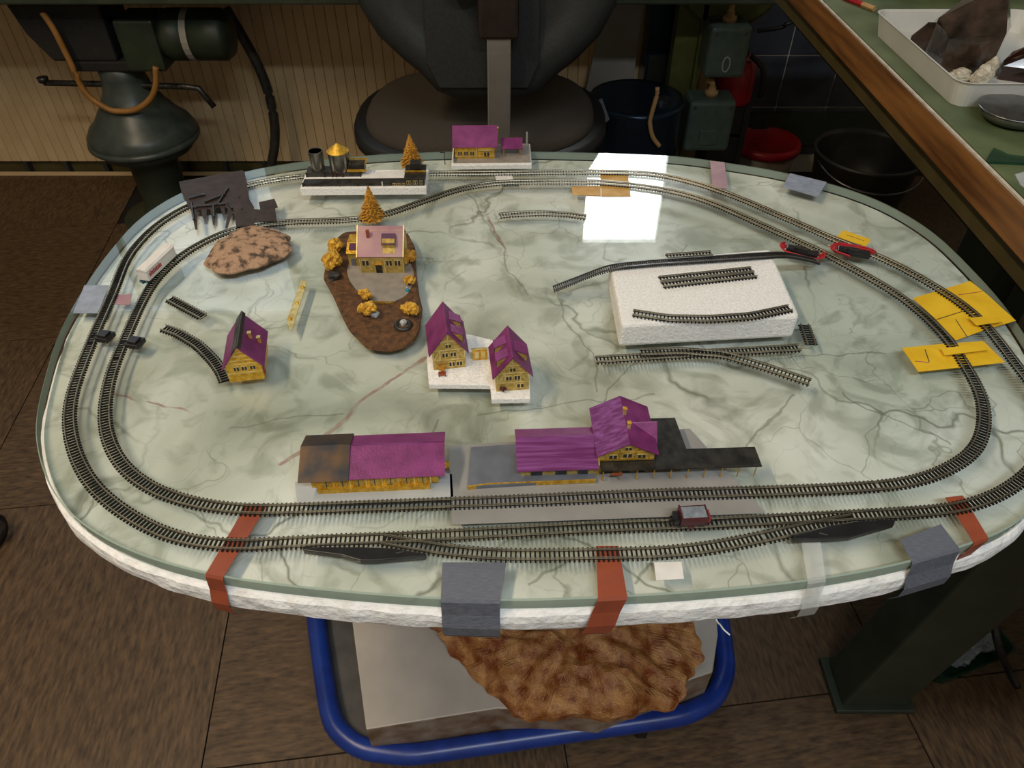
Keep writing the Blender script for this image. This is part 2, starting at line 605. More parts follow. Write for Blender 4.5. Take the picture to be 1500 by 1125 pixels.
# ------------------------------------------------------------------ the room
X0, X1, Y0, Y1, ZC = -2.6, 2.2, -1.7, 2.25, 2.6
floor = struct(MB().box(X0, X1, Y0, Y1, -.06, -.004).build('floor', 'floor_joint'))
TA, TS = R(6.8), .53
t0 = Vector((-.452, .402, 0))
tile_me = None
for i in range(-5, 6):
    for j in range(-4, 5):
        c = t0 + Vector((math.cos(TA), math.sin(TA), 0)) * ((i + .5) * TS) + Vector((-math.sin(TA), math.cos(TA), 0)) * ((j + .5) * TS)
        if not (X0 + .38 < c.x < X1 - .38 and Y0 + .38 < c.y < Y1 - .10):
            continue
        if tile_me is None:
            h = TS / 2 - .0012
            ob = MB().box(-h, h, -h, h, -.004, 0).build('floor_tile', 'floor_tile')
            tile_me = ob.data
        else:
            ob = bpy.data.objects.new('floor_tile', tile_me)
            C.objects.link(ob)
        ob.parent = floor
        ob.location = c
        ob.rotation_euler = (0, 0, TA + (math.pi / 2 if (i + j) % 2 else 0))
wall_back = struct(MB().box(X0, X1, Y1, Y1 + .1, -.06, ZC).build('wall_back', 'plaster'))
struct(MB().box(X0 - .1, X0, Y0, Y1 + .1, -.06, ZC).build('wall_left', 'plaster'))
struct(MB().box(X1, X1 + .1, Y0, Y1 + .1, -.06, ZC).build('wall_right', 'plaster'))
struct(MB().box(X0 - .1, X1 + .1, Y0 - .1, Y0, -.06, ZC).build('wall_front', 'plaster'))
struct(MB().box(X0 - .1, X1 + .1, Y0 - .1, Y1 + .1, ZC, ZC + .1).build('ceiling', 'plaster'))
MB().box(-2.0, .62, Y1 - .006, Y1, .0, .60).build('backing', 'apron', wall_back)
bm_ = None
for i in range(80):
    x = -1.80 + i * .030
    if bm_ is None:
        ob = MB().box(-.0146, .0146, -.010, .010, 0, .57).build('board', 'board', wall_back, bevel=.002)
        bm_ = ob.data
    else:
        ob = bpy.data.objects.new('board', bm_)
        C.objects.link(ob)
        ob.parent = wall_back
        b = ob.modifiers.new('bevel', 'BEVEL')
        b.width, b.segments = .002, 2
    ob.location = (x, Y1 - .016, .045)
for i in range(9):
    x = -1.70 + i * .128
    MB().box(x, x + .012, Y1 - .03, Y1 - .004, 0, .046).build('batten_foot', 'wall_dark', wall_back)
MB().box(-1.82, .60, Y1 - .034, Y1 - .03, .0, .012).build('floor_strip', 'board', wall_back)
for r in range(3):
    for c in range(5):
        x, z = .66 + c * .155, .06 + r * .155
        MB().box(x, x + .15, Y1 - .008, Y1, z, z + .15).build('wall_tile', 'wall_tile', wall_back, bevel=.002)


def window(name, x0, x1, z0, z1, pane, bars):
    w = struct(bpy.data.objects.new(name, None))
    C.objects.link(w)
    w.location = ((x0 + x1) / 2, Y1, z0)
    hw, h = (x1 - x0) / 2, z1 - z0
    f = MB()
    f.box(-hw - .03, -hw, -.03, 0, -.03, h + .03).box(hw, hw + .03, -.03, 0, -.03, h + .03)
    f.box(-hw, hw, -.03, 0, -.03, 0).box(-hw, hw, -.03, 0, h, h + .03)
    f.build('window_frame', 'lamp_white', w)
    for i in range(bars + 1):
        a = -hw + 2 * hw * i / (bars + 1)
        b = -hw + 2 * hw * (i + 1) / (bars + 1)
        MB().box(a + (.012 if i else 0), b - (.012 if i < bars else 0), -.008, -.002, 0, h).build('window_pane', pane, w)
        if i:
            MB().box(a - .012, a + .012, -.025, 0, 0, h).build('glazing_bar', 'lamp_white', w)
    MB().box(-hw - .05, hw + .05, -.06, 0, -.055, -.03).build('window_sill', 'lamp_white', w)


window('window_1', .245, .50, 1.22, 1.735, 'sky_pane_1', 0)
window('window_2', -1.95, -.80, 1.30, 2.05, 'sky_pane_2', 1)


def ceiling_lamp(label, x, y, rz):
    t = thing('ceiling_lamp', label, 'ceiling lamp', (x, y, 2.43), rz)
    MB().box(-.65, .65, -.09, .09, .04, .10).build('lamp_housing', 'lamp_white', t)
    MB().box(-.02, .02, -.02, .02, .10, .17).build('ceiling_mount', 'lamp_white', t)
    MB().prism([(-.09, 0), (-.085, 0), (-.06, .04), (-.09, .04)], -.65, .65, axis='x').prism([(.09, 0), (.085, 0), (.06, .04), (.09, .04)], -.65, .65, axis='x').build('reflector', 'lamp_white', t)


ceiling_lamp('white strip lamp shining warm light, hung along the room', -1.05, .05, R(90))
ceiling_lamp('white strip lamp shining cool light, hung across the room', .35, -.75, 0)

# ------------------------------------------------------------------ table top: glass on green marble on foam
outline_px = [(48, 630), (55, 588), (83, 488), (123, 418), (153, 375), (200, 320), (263, 280), (357, 250), (443, 235), (560, 225), (660, 221),
              (780, 221), (900, 224), (1000, 228), (1133, 248), (1233, 272), (1300, 297), (1367, 337), (1407, 375), (1467, 438), (1500, 485)]
outline2_px = [(1500, 768), (1450, 788), (1327, 826), (1183, 852), (1000, 869), (780, 880), (650, 878), (500, 867), (333, 848), (233, 824), (163, 797), (100, 757), (62, 700)]
OUT = [at(*p) for p in outline_px] + [Vector((.437, .45, GLASS)), Vector((.418, .395, GLASS)), Vector((.385, .338, GLASS))] + [at(*p) for p in outline2_px]
OUT = smooth_path(OUT, step=.006, sigma=.022, closed=True)[::-1]     # counter-clockwise from above


def offset(path, d):
    n = len(path)
    res = []
    for i in range(n):
        t = path[(i + 1) % n] - path[i - 1]
        t.normalize()
        res.append(path[i] + Vector((t.y, -t.x, 0)) * d)
    return res


ar = sum(OUT[i].x * OUT[(i + 1) % len(OUT)].y - OUT[(i + 1) % len(OUT)].x * OUT[i].y for i in range(len(OUT)))
if ar < 0:
    OUT = OUT[::-1]


def layered(name, levels, mats, parent, rough=0., smooth=True):
    mb = MB()
    n = len(OUT)
    vs, fs, ms = [], [], []
    for li, (z, d, mi) in enumerate(levels):
        for i, p in enumerate(offset(OUT, d)):
            k = rough * noise.noise(Vector((p.x * 60, p.y * 60, z * 90)))
            kk = p - Vector((.02, .54, p.z))
            kk.z = 0
            kk.normalize()
            q = p + kk * k
            vs.append((q.x, q.y, z))
    mb.add(vs, [], 0)
    for li in range(len(levels) - 1):
        for i in range(n):
            mb.f.append([li * n + i, li * n + (i + 1) % n, (li + 1) * n + (i + 1) % n, (li + 1) * n + i])
            mb.m.append(levels[li][2])
    mb.f.append(list(range(n)))
    mb.m.append(levels[0][2] if name != 'glass_plate' else 0)
    mb.f.append(list(range((len(levels) - 1) * n, len(levels) * n)))
    mb.m.append(levels[-1][2] if name != 'glass_plate' else 0)
    return mb.build(name, mats, parent, smooth=False)


table = thing('tabletop', 'large oval glass topped green marble slab resting on a white foam sheet', 'tabletop', (0, 0, 0))
layered('glass_plate', [(GLASS, -.001, 1), (GLASS - .001, 0, 1), (GLASS - .010, 0, 1)], ['glass', 'glass_rim'], table)
layered('marble_slab', [(GLASS - .0105, -.002, 0), (GLASS - .013, -.002, 0)], ['marble'], table)
layered('foam_sheet', [(GLASS - .0132, .000, 0), (GLASS - .016, .0025, 0), (GLASS - .022, .0035, 0), (GLASS - .030, .003, 0), (GLASS - .036, .000, 0), (GLASS - .042, -.004, 1), (GLASS - .047, -.012, 1)],
        ['foam_edge', 'foam_yellow'], table, rough=.0012)
FOAM_BOTTOM = GLASS - .047
tag(MB().box(-.20, .25, .64, .84, .092, FOAM_BOTTOM).build('plinth', 'plinth', bevel=.006), 'plain brown wooden plinth carrying the marble tabletop', 'plinth')

# ------------------------------------------------------------------ tracks
TZ = GLASS + .0006
TM = TZ + .0012
out_px = [(347, 799), (433, 794), (490, 791), (560, 789), (640, 785), (700, 781), (760, 778), (850, 773), (960, 769), (1060, 765), (1120, 762), (1220, 757), (1310, 752), (1360, 749), (1398, 746),
          (1440, 735), (1475, 719), (1500, 701), (1525, 675), (1538, 645), (1540, 615), (1530, 588), (1515, 565), (1494, 541), (1469, 506), (1444, 475), (1427, 459), (1406, 442), (1374, 422), (1339, 401), (1287, 375), (1233, 355),
          (1200, 341), (1167, 326), (1133, 312), (1100, 297), (1067, 284), (1033, 272), (1000, 263), (967, 256), (933, 253), (883, 252), (833, 252), (733, 253), (627, 254), (530, 254), (440, 258),
          (400, 263), (360, 271), (315, 286), (273, 303), (253, 313), (220, 337), (190, 370), (180, 388), (167, 425), (150, 462), (133, 502), (112, 555), (102, 588), (100, 622), (107, 658), (123, 695), (147, 725), (177, 748), (213, 770), (253, 787), (300, 796)]
in_px = [(333, 745), (380, 747), (440, 745), (600, 739), (760, 733), (960, 724), (1080, 721), (1200, 717), (1260, 714), (1320, 709), (1350, 703), (1380, 692), (1411, 675), (1422, 667), (1435, 654), (1440, 637), (1443, 620), (1443, 603),
         (1439, 579), (1430, 560), (1416, 538), (1405, 520), (1396, 505), (1383, 489), (1362, 469), (1331, 442), (1309, 427), (1284, 412), (1262, 400), (1233, 384), (1213, 373), (1173, 355), (1133, 337), (1100, 322), (1067, 307), (1033, 293), (1000, 283),
         (967, 277), (933, 272), (883, 267), (833, 266), (783, 266), (733, 267), (700, 271), (667, 278), (633, 290), (597, 303), (567, 314), (540, 319), (500, 323), (433, 324), (373, 329), (333, 338), (300, 353), (267, 372), (233, 402), (217, 424), (200, 456), (187, 488),
         (170, 525), (158, 562), (152, 602), (155, 638), (170, 672), (193, 698), (227, 719), (273, 735)]
sid_px = [(560, 790), (600, 797), (640, 804), (690, 810), (740, 813), (800, 813), (900, 811), (960, 810), (1010, 806), (1056, 800), (1104, 790), (1152, 780), (1200, 769), (1250, 760)]
OUTER = smooth_path([at(*p, TM) for p in out_px], .002, .014, True)
INNER = smooth_path([at(*p, TM) for p in in_px], .002, .014, True)
SIDING = smooth_path([at(*p, TM) for p in sid_px], .002, .012)


def near(path, p):
    q = at(*p, TM)
    return min(range(len(path)), key=lambda i: (path[i] - q).length_squared)


def cut(path, a, b):
    i, j = near(path, a), near(path, b)
    if j <= i:
        j += len(path)
    return [path[k % len(path)] for k in range(i, j + 1)]


GAUGE, SLEN, SW, PITCHS = .0065, .0106, .00105, .0031


def sleepers(mb, path, z, ln=SLEN, tail=.0015):
    acc = tail
    d = 0.
    for a, b in zip(path, path[1:]):
        l = (b - a).length
        while d + l >= acc:
            t = (acc - d) / l
            p = a.lerp(b, t)
            u = (b - a).normalized()
            w = Vector((-u.y, u.x, 0))
            L = ln(acc) if callable(ln) else ln
            vs = []
            for zz in (z, z + .0013):
                for sx, sy in ((-1, -1), (1, -1), (1, 1), (-1, 1)):
                    q = p + u * sx * SW / 2 + w * sy * L / 2
                    vs.append((q.x, q.y, zz))
            mb.add(vs, [(3, 2, 1, 0), (4, 5, 6, 7), (0, 1, 5, 4), (1, 2, 6, 5), (2, 3, 7, 6), (3, 0, 4, 7)])
            acc += PITCHS
        d += l
    # thin plastic web joining the sleepers under each rail
    for o in (-GAUGE / 2, GAUGE / 2):
        mb.sweep([(p.x, p.y, z) for p in path[::2] + [path[-1]]], [(o - .0004, .0002), (o + .0004, .0002), (o + .0004, .0010), (o - .0004, .0010)])
    return mb


def rails(parent, path, z, sides=(-1, 1), skip=None):
    for s in sides:
        pp = [Vector((p.x, p.y, z + .0011)) for p in path[::2] + ([path[-1]] if (len(path) - 1) % 2 else [])]
        o = s * GAUGE / 2
        mb = MB().sweep(pp, [(o - .00045, 0), (o + .00045, 0), (o + .00018, .0004), (o + .0003, .0011), (o + .0003, .0016), (o - .0003, .0016), (o - .0003, .0011), (o - .00018, .0004)])
        r = mb.build('rail', 'rail', parent)


def track(label, path, z=TZ, cat='track', name='track_section', group=None):
    t = thing(name, label, cat, (0, 0, 0), 0, group)
    s = sleepers(MB(), path, z).build('sleeper_strip', 'sleeper', t)
    s['kind'] = 'stuff'
    rails(t, path, z)
    return t


for lab, path, a, b in (
        ('straight model track in the front passing loop carrying the red wagon', OUTER, (655, 784), (1120, 762)),
        ('tight right-hand end curve of the outer model track', OUTER, (1335, 750), (1427, 459)),
        ('outer model track running diagonally past the yellow label', OUTER, (1427, 459), (967, 256)),
        ('outer model track passing behind the tank depot and small halt', OUTER, (967, 256), (440, 258)),
        ('outer model track curve under the brown etched sheet', OUTER, (440, 258), (133, 502)),
        ('outer model track curve round the left end of the tabletop', OUTER, (133, 502), (440, 793)),
        ('inner straight model track in front of the station and goods shed', INNER, (380, 747), (1290, 712)),
        ('inner model track curve from the station up to the yellow papers', INNER, (1290, 712), (1383, 489)),
        ('inner model track running diagonally beside the foam block', INNER, (1383, 489), (967, 277)),
        ('inner model track with an S bend at the back of the table', INNER, (967, 277), (560, 315)),
        ('inner model track behind the gold shrubs and over the pink stone', INNER, (560, 315), (333, 338)),
        ('inner model track curve under the white wagon', INNER, (333, 338), (170, 525)),
        ('inner model track curve round the left end inside the outer loop', INNER, (170, 525), (380, 747)),
        ('bowed siding track of the front passing loop', SIDING, (660, 807), (1120, 787))):
    track(lab, cut(path, a, b))


def turnout(label, main, branch, box_px, lever_px):
    t = thing('turnout', label, 'turnout', (0, 0, 0))
    mb = MB()
    sleepers(mb, main, TZ)
    sleepers(mb, branch, TZ - .00005)
    s = mb.build('sleeper_strip', 'sleeper', t)
    s['kind'] = 'stuff'
    rails(t, main, TZ)
    rails(t, branch, TZ + .0001)
    p = [at(*q, TZ + .004) for q in box_px]
    b = MB().prism([(q.x, q.y) for q in p], TZ - .0003, TZ + .0042).build('switch_motor', 'black', t, bevel=.0006)
    q0, q1 = at(*lever_px[0], TZ + .0042), at(*lever_px[1], TZ + .0042)
    MB().tube([q0 + Vector((0, 0, .0003)), q1 + Vector((0, 0, .0003))], .0004, 6).build('lever', 'steel', b)
    return t


turnout('model turnout with a long black motor box, at the grey tape', cut(OUTER, (440, 793), (655, 784)), cut(SIDING, (560, 790), (660, 807)),
        [(443, 801), (530, 801), (575, 803), (625, 811), (623, 815), (550, 821), (528, 821), (500, 813), (444, 806)], ((580, 811), (592, 808)))
turnout('model turnout with a long black motor box, at the clear tape', cut(OUTER, (1120, 762), (1335, 750)), cut(SIDING, (1120, 787), (1250, 760)),
        [(1312, 760), (1260, 763), (1215, 770), (1180, 780), (1162, 784), (1164, 790), (1215, 789), (1245, 787), (1310, 768)], ((1200, 781), (1212, 784)))


def loose(label, pts, z=GLASS + .0003, sigma=.004, group=None):
    return track(label, smooth_path([at(*p, z + .0012) for p in pts], .0015, sigma), z, group=group)


loose('short loose straight track between the wagon curve and the steep gabled house', [(248, 437), (298, 464)])
loose('loose curved track ending beside the steep gabled house', [(239, 480), (262, 488), (290, 505), (312, 527), (325, 545), (330, 558)])
loose('loose curved track lying alone on the marble', [(731, 316), (760, 313), (795, 312), (830, 314), (858, 318)])
loose('loose straight track lying in front of the foam block', [(872, 527), (1000, 519), (1172, 509)])
loose('loose curved track crossing over the straight one by the foam block', [(938, 516), (1000, 514), (1060, 519), (1120, 537), (1187, 560)], z=GLASS + .0034)
FB = GLASS + .0245
loose('short straight track lying at the far edge of the foam block', [(976, 376), (1043, 371)], z=FB)
loose('straight track on the foam block, the farther of a touching pair', [(966, 409), (1102, 395)], z=FB)
loose('straight track on the foam block, the nearer of a touching pair', [(970, 417), (1107, 402)], z=FB)
loose('curved track lying alone on the foam block', [(927, 458), (980, 466), (1040, 467), (1100, 463), (1158, 451)], z=FB)
loose('short track piece lying on the marble by the foam block corner', [(1178, 475), (1189, 505)])

# long flexible sleeper strip without rails, over the foam block
t = thing('flexible_track', 'long grey flexible track bent over the foam block', 'track')
fp = [at(812, 424, GLASS + .001), at(840, 413, GLASS + .008), at(880, 397, FB - .002), at(905, 391, FB + .0012), at(960, 386, FB + .0012), at(1040, 381, FB + .0012), at(1110, 376, FB + .0012), at(1150, 374, FB - .001), at(1185, 381, GLASS + .008), at(1198, 385, GLASS + .003)]
fp = smooth_path(fp, .002, .008)
mb = MB()
for i in range(0, len(fp) - 1):
    p, q = fp[i], fp[i + 1]
    u = (q - p).normalized()
    w = Vector((-u.y, u.x, 0)).normalized()
    up = u.cross(w)
    vs = []
    for zz in (0, .0012):
        for sx, sy in ((-1, -1), (1, -1), (1, 1), (-1, 1)):
            vs.append(p + u * sx * .00055 + w * sy * .0048 + up * zz)
    mb.add(vs, [(3, 2, 1, 0), (4, 5, 6, 7), (0, 1, 5, 4), (1, 2, 6, 5), (2, 3, 7, 6), (3, 0, 4, 7)])
s = mb.build('sleeper_strip', 'black_metal', t)
s['kind'] = 'stuff'
for o in (-.0032, .0032):
    MB().sweep([p + Vector((0, 0, .001)) for p in fp], [(o - .0005, 0), (o + .0005, 0), (o + .0005, .0013), (o - .0005, .0013)]).build('rail', 'steel', t)

# foam block
FBH = .0242
q = [at(*p, GLASS + FBH) for p in ((893, 384), (1128, 364), (1172, 462), (910, 476))]
mb = MB().prism([(p.x, p.y) for p in q], GLASS + .0002, GLASS + FBH)
tag(mb.build('foam_block', 'foam', bevel=.003), 'white foam packing block with loose track on it', 'foam block')

# ------------------------------------------------------------------ tapes and papers
def ribbon(rows, th):
    """rows of left/right points; thickness laid outwards"""
    mb = MB()
    n = len(rows)
    L = [Vector(r[0]) for r in rows]
    Rr = [Vector(r[1]) for r in rows]
    nor = []
    for i in range(n):
        a, b = max(i - 1, 0), min(i + 1, n - 1)
        t = ((L[b] + Rr[b]) - (L[a] + Rr[a])).normalized()
        w = (Rr[i] - L[i]).normalized()
        k = t.cross(w).normalized()
        nor.append(k)
    if nor[0].z < 0:
        nor = [-k for k in nor]
    vs = []
    for i in range(n):
        vs += [L[i], Rr[i], Rr[i] + nor[i] * th, L[i] + nor[i] * th]
    fs = [(0, 1, 2, 3), tuple(4 * (n - 1) + j for j in (3, 2, 1, 0))]
    for i in range(n - 1):
        for j in range(4):
            fs.append((4 * i + j, 4 * i + (j + 1) % 4, 4 * i + 4 + (j + 1) % 4, 4 * i + 4 + j))
    return mb.add(vs, fs)


def edge_at(p, d=0.):
    """nearest point of the table outline, pushed outwards by d"""
    i = min(range(len(OUT)), key=lambda k: (OUT[k] - p).length_squared)
    return offset(OUT, d)[i], i


def tape(name, label, mat, inner, edge, bottom=None, th=.0003):
    """inner: left/right pixel on the glass, edge: left/right pixel on the rim, then over the rim and down"""
    z = GLASS + .0001
    rows = [[at(*p, z) for p in inner], [at(*p, z) for p in edge]]
    if bottom:
        outw = []
        for p in rows[1]:
            i = min(range(len(OUT)), key=lambda k: (OUT[k] - p).length_squared)
            t = (OUT[(i + 1) % len(OUT)] - OUT[i - 1]).normalized()
            outw.append((OUT[i], Vector((t.y, -t.x, 0))))
        side = rows[1][1] - rows[1][0]
        drift = bottom if isinstance(bottom, (int, float)) and bottom != 1 else 0.
        rows[1] = [Vector((o.x, o.y, z)) + n_ * .0004 for o, n_ in outw]
        for dz, d in ((.0016, .0016), (.0135, .0030), (.024, .0062), (.034, .0055), (.044, .0008)):
            rows.append([Vector((o.x + drift * dz, o.y, z - dz)) + n_ * d for o, n_ in outw])
    return tag(ribbon(rows, th).build(name, mat), label, 'tape')


tape('duct_tape', 'wide dark grey tape folded over the rim beside the long turnout motor', 'tape_grey', ((648, 824), (742, 824)), ((642, 876), (738, 876)), 1)
tape('duct_tape', 'torn dark grey tape folded over the rim by a brown strip', 'tape_grey', ((1318, 791), (1378, 768)), ((1342, 822), (1408, 803)), 1)
tape('parcel_tape', 'brown tape strip crossing under both left front tracks and over the rim', 'tape_brown', ((362, 738), (393, 738)), ((299, 838), (331, 840)), 1)
tape('parcel_tape', 'short brown tape strip over the rim in front of the bowed siding', 'tape_brown', ((873, 800), (906, 800)), ((883, 877), (918, 875)), -.25)
tape('parcel_tape', 'brown tape strip over the rim beside the torn grey tape', 'tape_brown', ((1384, 729), (1410, 726)), ((1424, 797), (1452, 788)), -.5)
tape('packing_tape', 'crumpled clear tape over the rim at the turnout motor', 'clear_tape', ((1172, 783), (1200, 778)), ((1184, 856), (1212, 850)), 1)
tape('duct_tape', 'pale grey tape on the rim beside the pinkish patch', 'tape_light', ((160, 418), (144, 459)), ((124, 418), (107, 459)))
tag(ribbon([[at(172, 432, GLASS + .0001), at(168, 446, GLASS + .0001)], [at(193, 431, GLASS + .0001), at(190, 447, GLASS + .0001)]], .0002).build('tape_patch', 'tape_pink'),
    'small pinkish tape patch between the two left tracks', 'tape')
tape('tape_strip', 'narrow pinkish tape strip at the back rim', 'tape_pink', ((1044, 276), (1066, 276)), ((1040, 236), (1061, 238)))
tape('duct_tape', 'pale grey tape square at the back rim', 'tape_light', ((1146, 274), (1198, 289)), ((1157, 254), (1211, 267)))


def paper(name, label, mat, px, z=GLASS + .0003, th=.0003, cat='paper'):
    q = [at(*p, z) for p in px]
    return tag(MB().prism([(p.x, p.y) for p in q], z, z + th).build(name, mat), label, cat)


def pen_line(parent, pts, z, mat, r=.00045):
    MB().tube([at(*p, z) for p in pts], r, 4).build('pen_line', mat, parent)


def sheet(label, px, z, lines, th=.0003):
    t = thing('yellow_paper', label, 'paper')
    q = [at(*p, z) for p in px]
    MB().prism([(p.x, p.y) for p in q], z, z + th).build('sheet', 'yellow', t)
    for col, pts in lines:
        pen_line(t, pts, z + th, col)
    return t


sheet('large yellow paper with ink lines under both tracks at the rim', [(1337, 437), (1388, 422), (1421, 412), (1445, 431), (1488, 470), (1441, 484), (1400, 499), (1371, 468)], GLASS + .0001,
      [('red_ink', [(1404, 432), (1438, 427)]), ('ink', [(1372, 468), (1410, 456)]), ('ink', [(1400, 468), (1417, 494)])])
sheet('smaller yellow paper with ink lines under the inner track', [(1321, 510), (1380, 504), (1440, 500), (1472, 531), (1420, 537), (1345, 545)], GLASS + .00045,
      [('ink', [(1355, 512), (1361, 530)]), ('red_ink', [(1340, 529), (1361, 531)]), ('red_ink', [(1410, 507), (1432, 505)])])
paper('yellow_strip', 'yellow paper strip bridging the gap in the outer track', 'yellow', [(1419, 466), (1462, 462), (1468, 472), (1430, 477)], TZ + .0030, .0004)
paper('yellow_strip', 'yellow paper strip bridging the gap in the inner track', 'yellow', [(1378, 511), (1440, 503), (1446, 513), (1384, 521)], TZ + .0030, .0004)
t = thing('yellow_label', 'small yellow printed label beside the outer diagonal track', 'label')
q = [at(*p, GLASS + .0003) for p in ((1235, 337), (1276, 351), (1268, 361), (1226, 347))]
MB().prism([(p.x, p.y) for p in q], GLASS + .0001, GLASS + .0005).build('sheet', 'yellow', t)
pen_line(t, [(1240, 344), (1266, 353)], GLASS + .0005, 'ink', .0003)
paper('white_label', 'small white paper label on the marble in front of the bowed siding', 'white', [(958, 824), (998, 823), (1002, 848), (961, 851)], GLASS + .0002, cat='label')
paper('white_label', 'tiny white paper label beside the track in front of the halt', 'white', [(725, 256.5), (750, 256.5), (752, 264), (727, 264.5)], GLASS + .0002, cat='label')
paper('tan_paper', 'tan paper strip in front of the inner back track', 'tan', [(837, 273), (880, 273), (880, 287), (839, 286)], GLASS + .0002)
paper('tan_paper', 'pale tan paper strip lying between both back tracks', 'tan', [(879, 252), (919, 252), (924, 288), (881, 288)], GLASS + .0001, th=.0002)
#PART3

# ------------------------------------------------------------------ model buildings (local units: millimetres)
def gable(root, w, d, z0, ze, zr, wall='brass_old', roofs=('purple', 'purple'), ov=2., fo=1.2, th=.7, y0=0., cx=0.):
    MB(.001).prism([(cx - w / 2, z0), (cx + w / 2, z0), (cx + w / 2, ze), (cx, zr), (cx - w / 2, ze)], y0, y0 + d, axis='y').build('wall', wall, root)
    sl = (zr - ze) / (w / 2)
    for s, rm in ((-1, roofs[0]), (1, roofs[1])):
        xe, zz = cx + s * (w / 2 + ov), ze - sl * ov + th * 1.2
        a, b = (cx, y0 - fo, zr + th * 1.2), (cx, y0 + d + fo, zr + th * 1.2)
        c, e = (xe, y0 + d + fo, zz), (xe, y0 - fo, zz)
        q = [a, e, c, b] if s > 0 else [a, b, c, e]
        MB(.001).slab(q, th).build('roof_panel', rm, root)


def boxes(root, name, mat, lst):
    for b in lst:
        MB(.001).box(*b).build(name, mat, root)


def windows(root, lst, y, proud=.5):
    """front windows at depth y: (x, z, w, h)"""
    for x, z, w, h in lst:
        f = MB(.001).box(x - w / 2, x + w / 2, y - proud, y + .1, z - h / 2, z + h / 2).build('window', 'brass_pale', root)
        for s in (-1, 1):
            MB(.001).box(x + s * w / 4 - w / 5.5, x + s * w / 4 + w / 5.5, y - proud - .15, y - proud + .05, z - h / 2.6, z + h / 2.6).build('pane', 'ink', f)


def dormer(root, s, yc, hw, w, ze, zr, xa, xf, lift, mat='purple'):
    """shed dormer: brass cheeks and front under a flatter purple roof"""
    rz = lambda x: ze + (zr - ze) * (1 - abs(x) / (w / 2)) + .8
    body = MB(.001).prism([(s * xa, rz(xa) - .2), (s * xf, rz(xf) - .4), (s * xf, rz(xf) + lift)], yc - hw, yc + hw, axis='y').build('dormer', 'brass_old', root)
    A, F = (s * (xa - .6), rz(xa - .6) + .5), (s * (xf + 1.0), rz(xf) + lift + .3)
    q = [(A[0], yc - hw - .5, A[1]), (F[0], yc - hw - .5, F[1]), (F[0], yc + hw + .5, F[1]), (A[0], yc + hw + .5, A[1])]
    if s < 0:
        q = q[::-1]
    MB(.001).slab(q, .6).build('dormer_roof', mat, body)
    xs = sorted((s * (xf - .1), s * (xf + .4)))
    MB(.001).box(xs[0], xs[1], yc - hw * .55, yc + hw * .55, rz(xf) + lift * .2, rz(xf) + lift * .75).build('dormer_window', 'ink', body)


def bush(mb, c, r, n, seed, flat=.8):
    rd = random.Random(seed)
    for i in range(n):
        a, e, k = rd.uniform(0, 6.28), rd.uniform(-.3, 1.4), rd.uniform(.35, .75)
        p = (c[0] + r * k * math.cos(a) * math.cos(e), c[1] + r * k * math.sin(a) * math.cos(e), c[2] + r * flat * (.75 + .7 * k * math.sin(e)))
        q = r * rd.uniform(.28, .46)
        mb.blob(p, (q, q, q), 2, .5, 2.4, seed + i)
    return mb


def shrub(label, p, r, seed, z=GLASS + .003, n=12, group=None, mat='gold_foliage'):
    o = at(*p, z)
    t = thing('model_shrub', label, 'model shrub', o, 0, group)
    MB(.001).tube([(0, 0, 0), (0, 0, r * .5)], r * .12, 6).build('stem', 'earth', t)
    bush(MB(.001), (0, 0, r * .15), r, n + 4, seed, 1.05).build('foliage', mat, t)
    return t


def bristle_tree(label, p, h, r, seed, z=GLASS):
    o = at(*p, z)
    t = thing('model_tree', label, 'model tree', o)
    MB(.001).tube([(0, 0, 0), (0, 0, h * .96)], [r * .12, r * .04], 6).build('trunk', 'earth', t)
    rd = random.Random(seed)
    mb = MB(.001)
    L = 24
    for i in range(L):
        k = i / (L - 1)
        z0 = h * (.10 + .84 * k)
        rr = r * (1 - k * .9)
        n = 26
        ph = rd.uniform(0, 1)
        vs = [(0, 0, z0 + h * .055)] + [((rr * (1 if j % 2 else .74) * rd.uniform(.85, 1.1)) * math.cos(2 * math.pi * j / n + ph), (rr * (1 if j % 2 else .74) * rd.uniform(.85, 1.1)) * math.sin(2 * math.pi * j / n + ph),
                                        z0 - h * .01 + rd.uniform(-.6, .6)) for j in range(n)] + [(0, 0, z0 - h * .01)]
        mb.add(vs, [(0, 1 + j, 1 + (j + 1) % n) for j in range(n)] + [(n + 1, 1 + (j + 1) % n, 1 + j) for j in range(n)])
    mb.build('bristles', 'tree_foliage', t)
    return t


# --- station on its grey card
CARD = GLASS + .0004
paper('platform_card', 'large grey card sheet under the purple roofed station', 'card', [(657, 653), (860, 641), (1010, 628), (1120, 750), (1118, 752), (662, 769)], GLASS + .0001, cat='card')
SA = R(2.3)
st = thing('model_station', 'brass model railway station with purple gable roof and dark canopy', 'model building', at(875, 697, CARD), SA)
gable(st, 38, 43, 0, 20, 30.5, roofs=('purple_scratched', 'purple'), ov=2.6, fo=2.2, y0=3, cx=20)
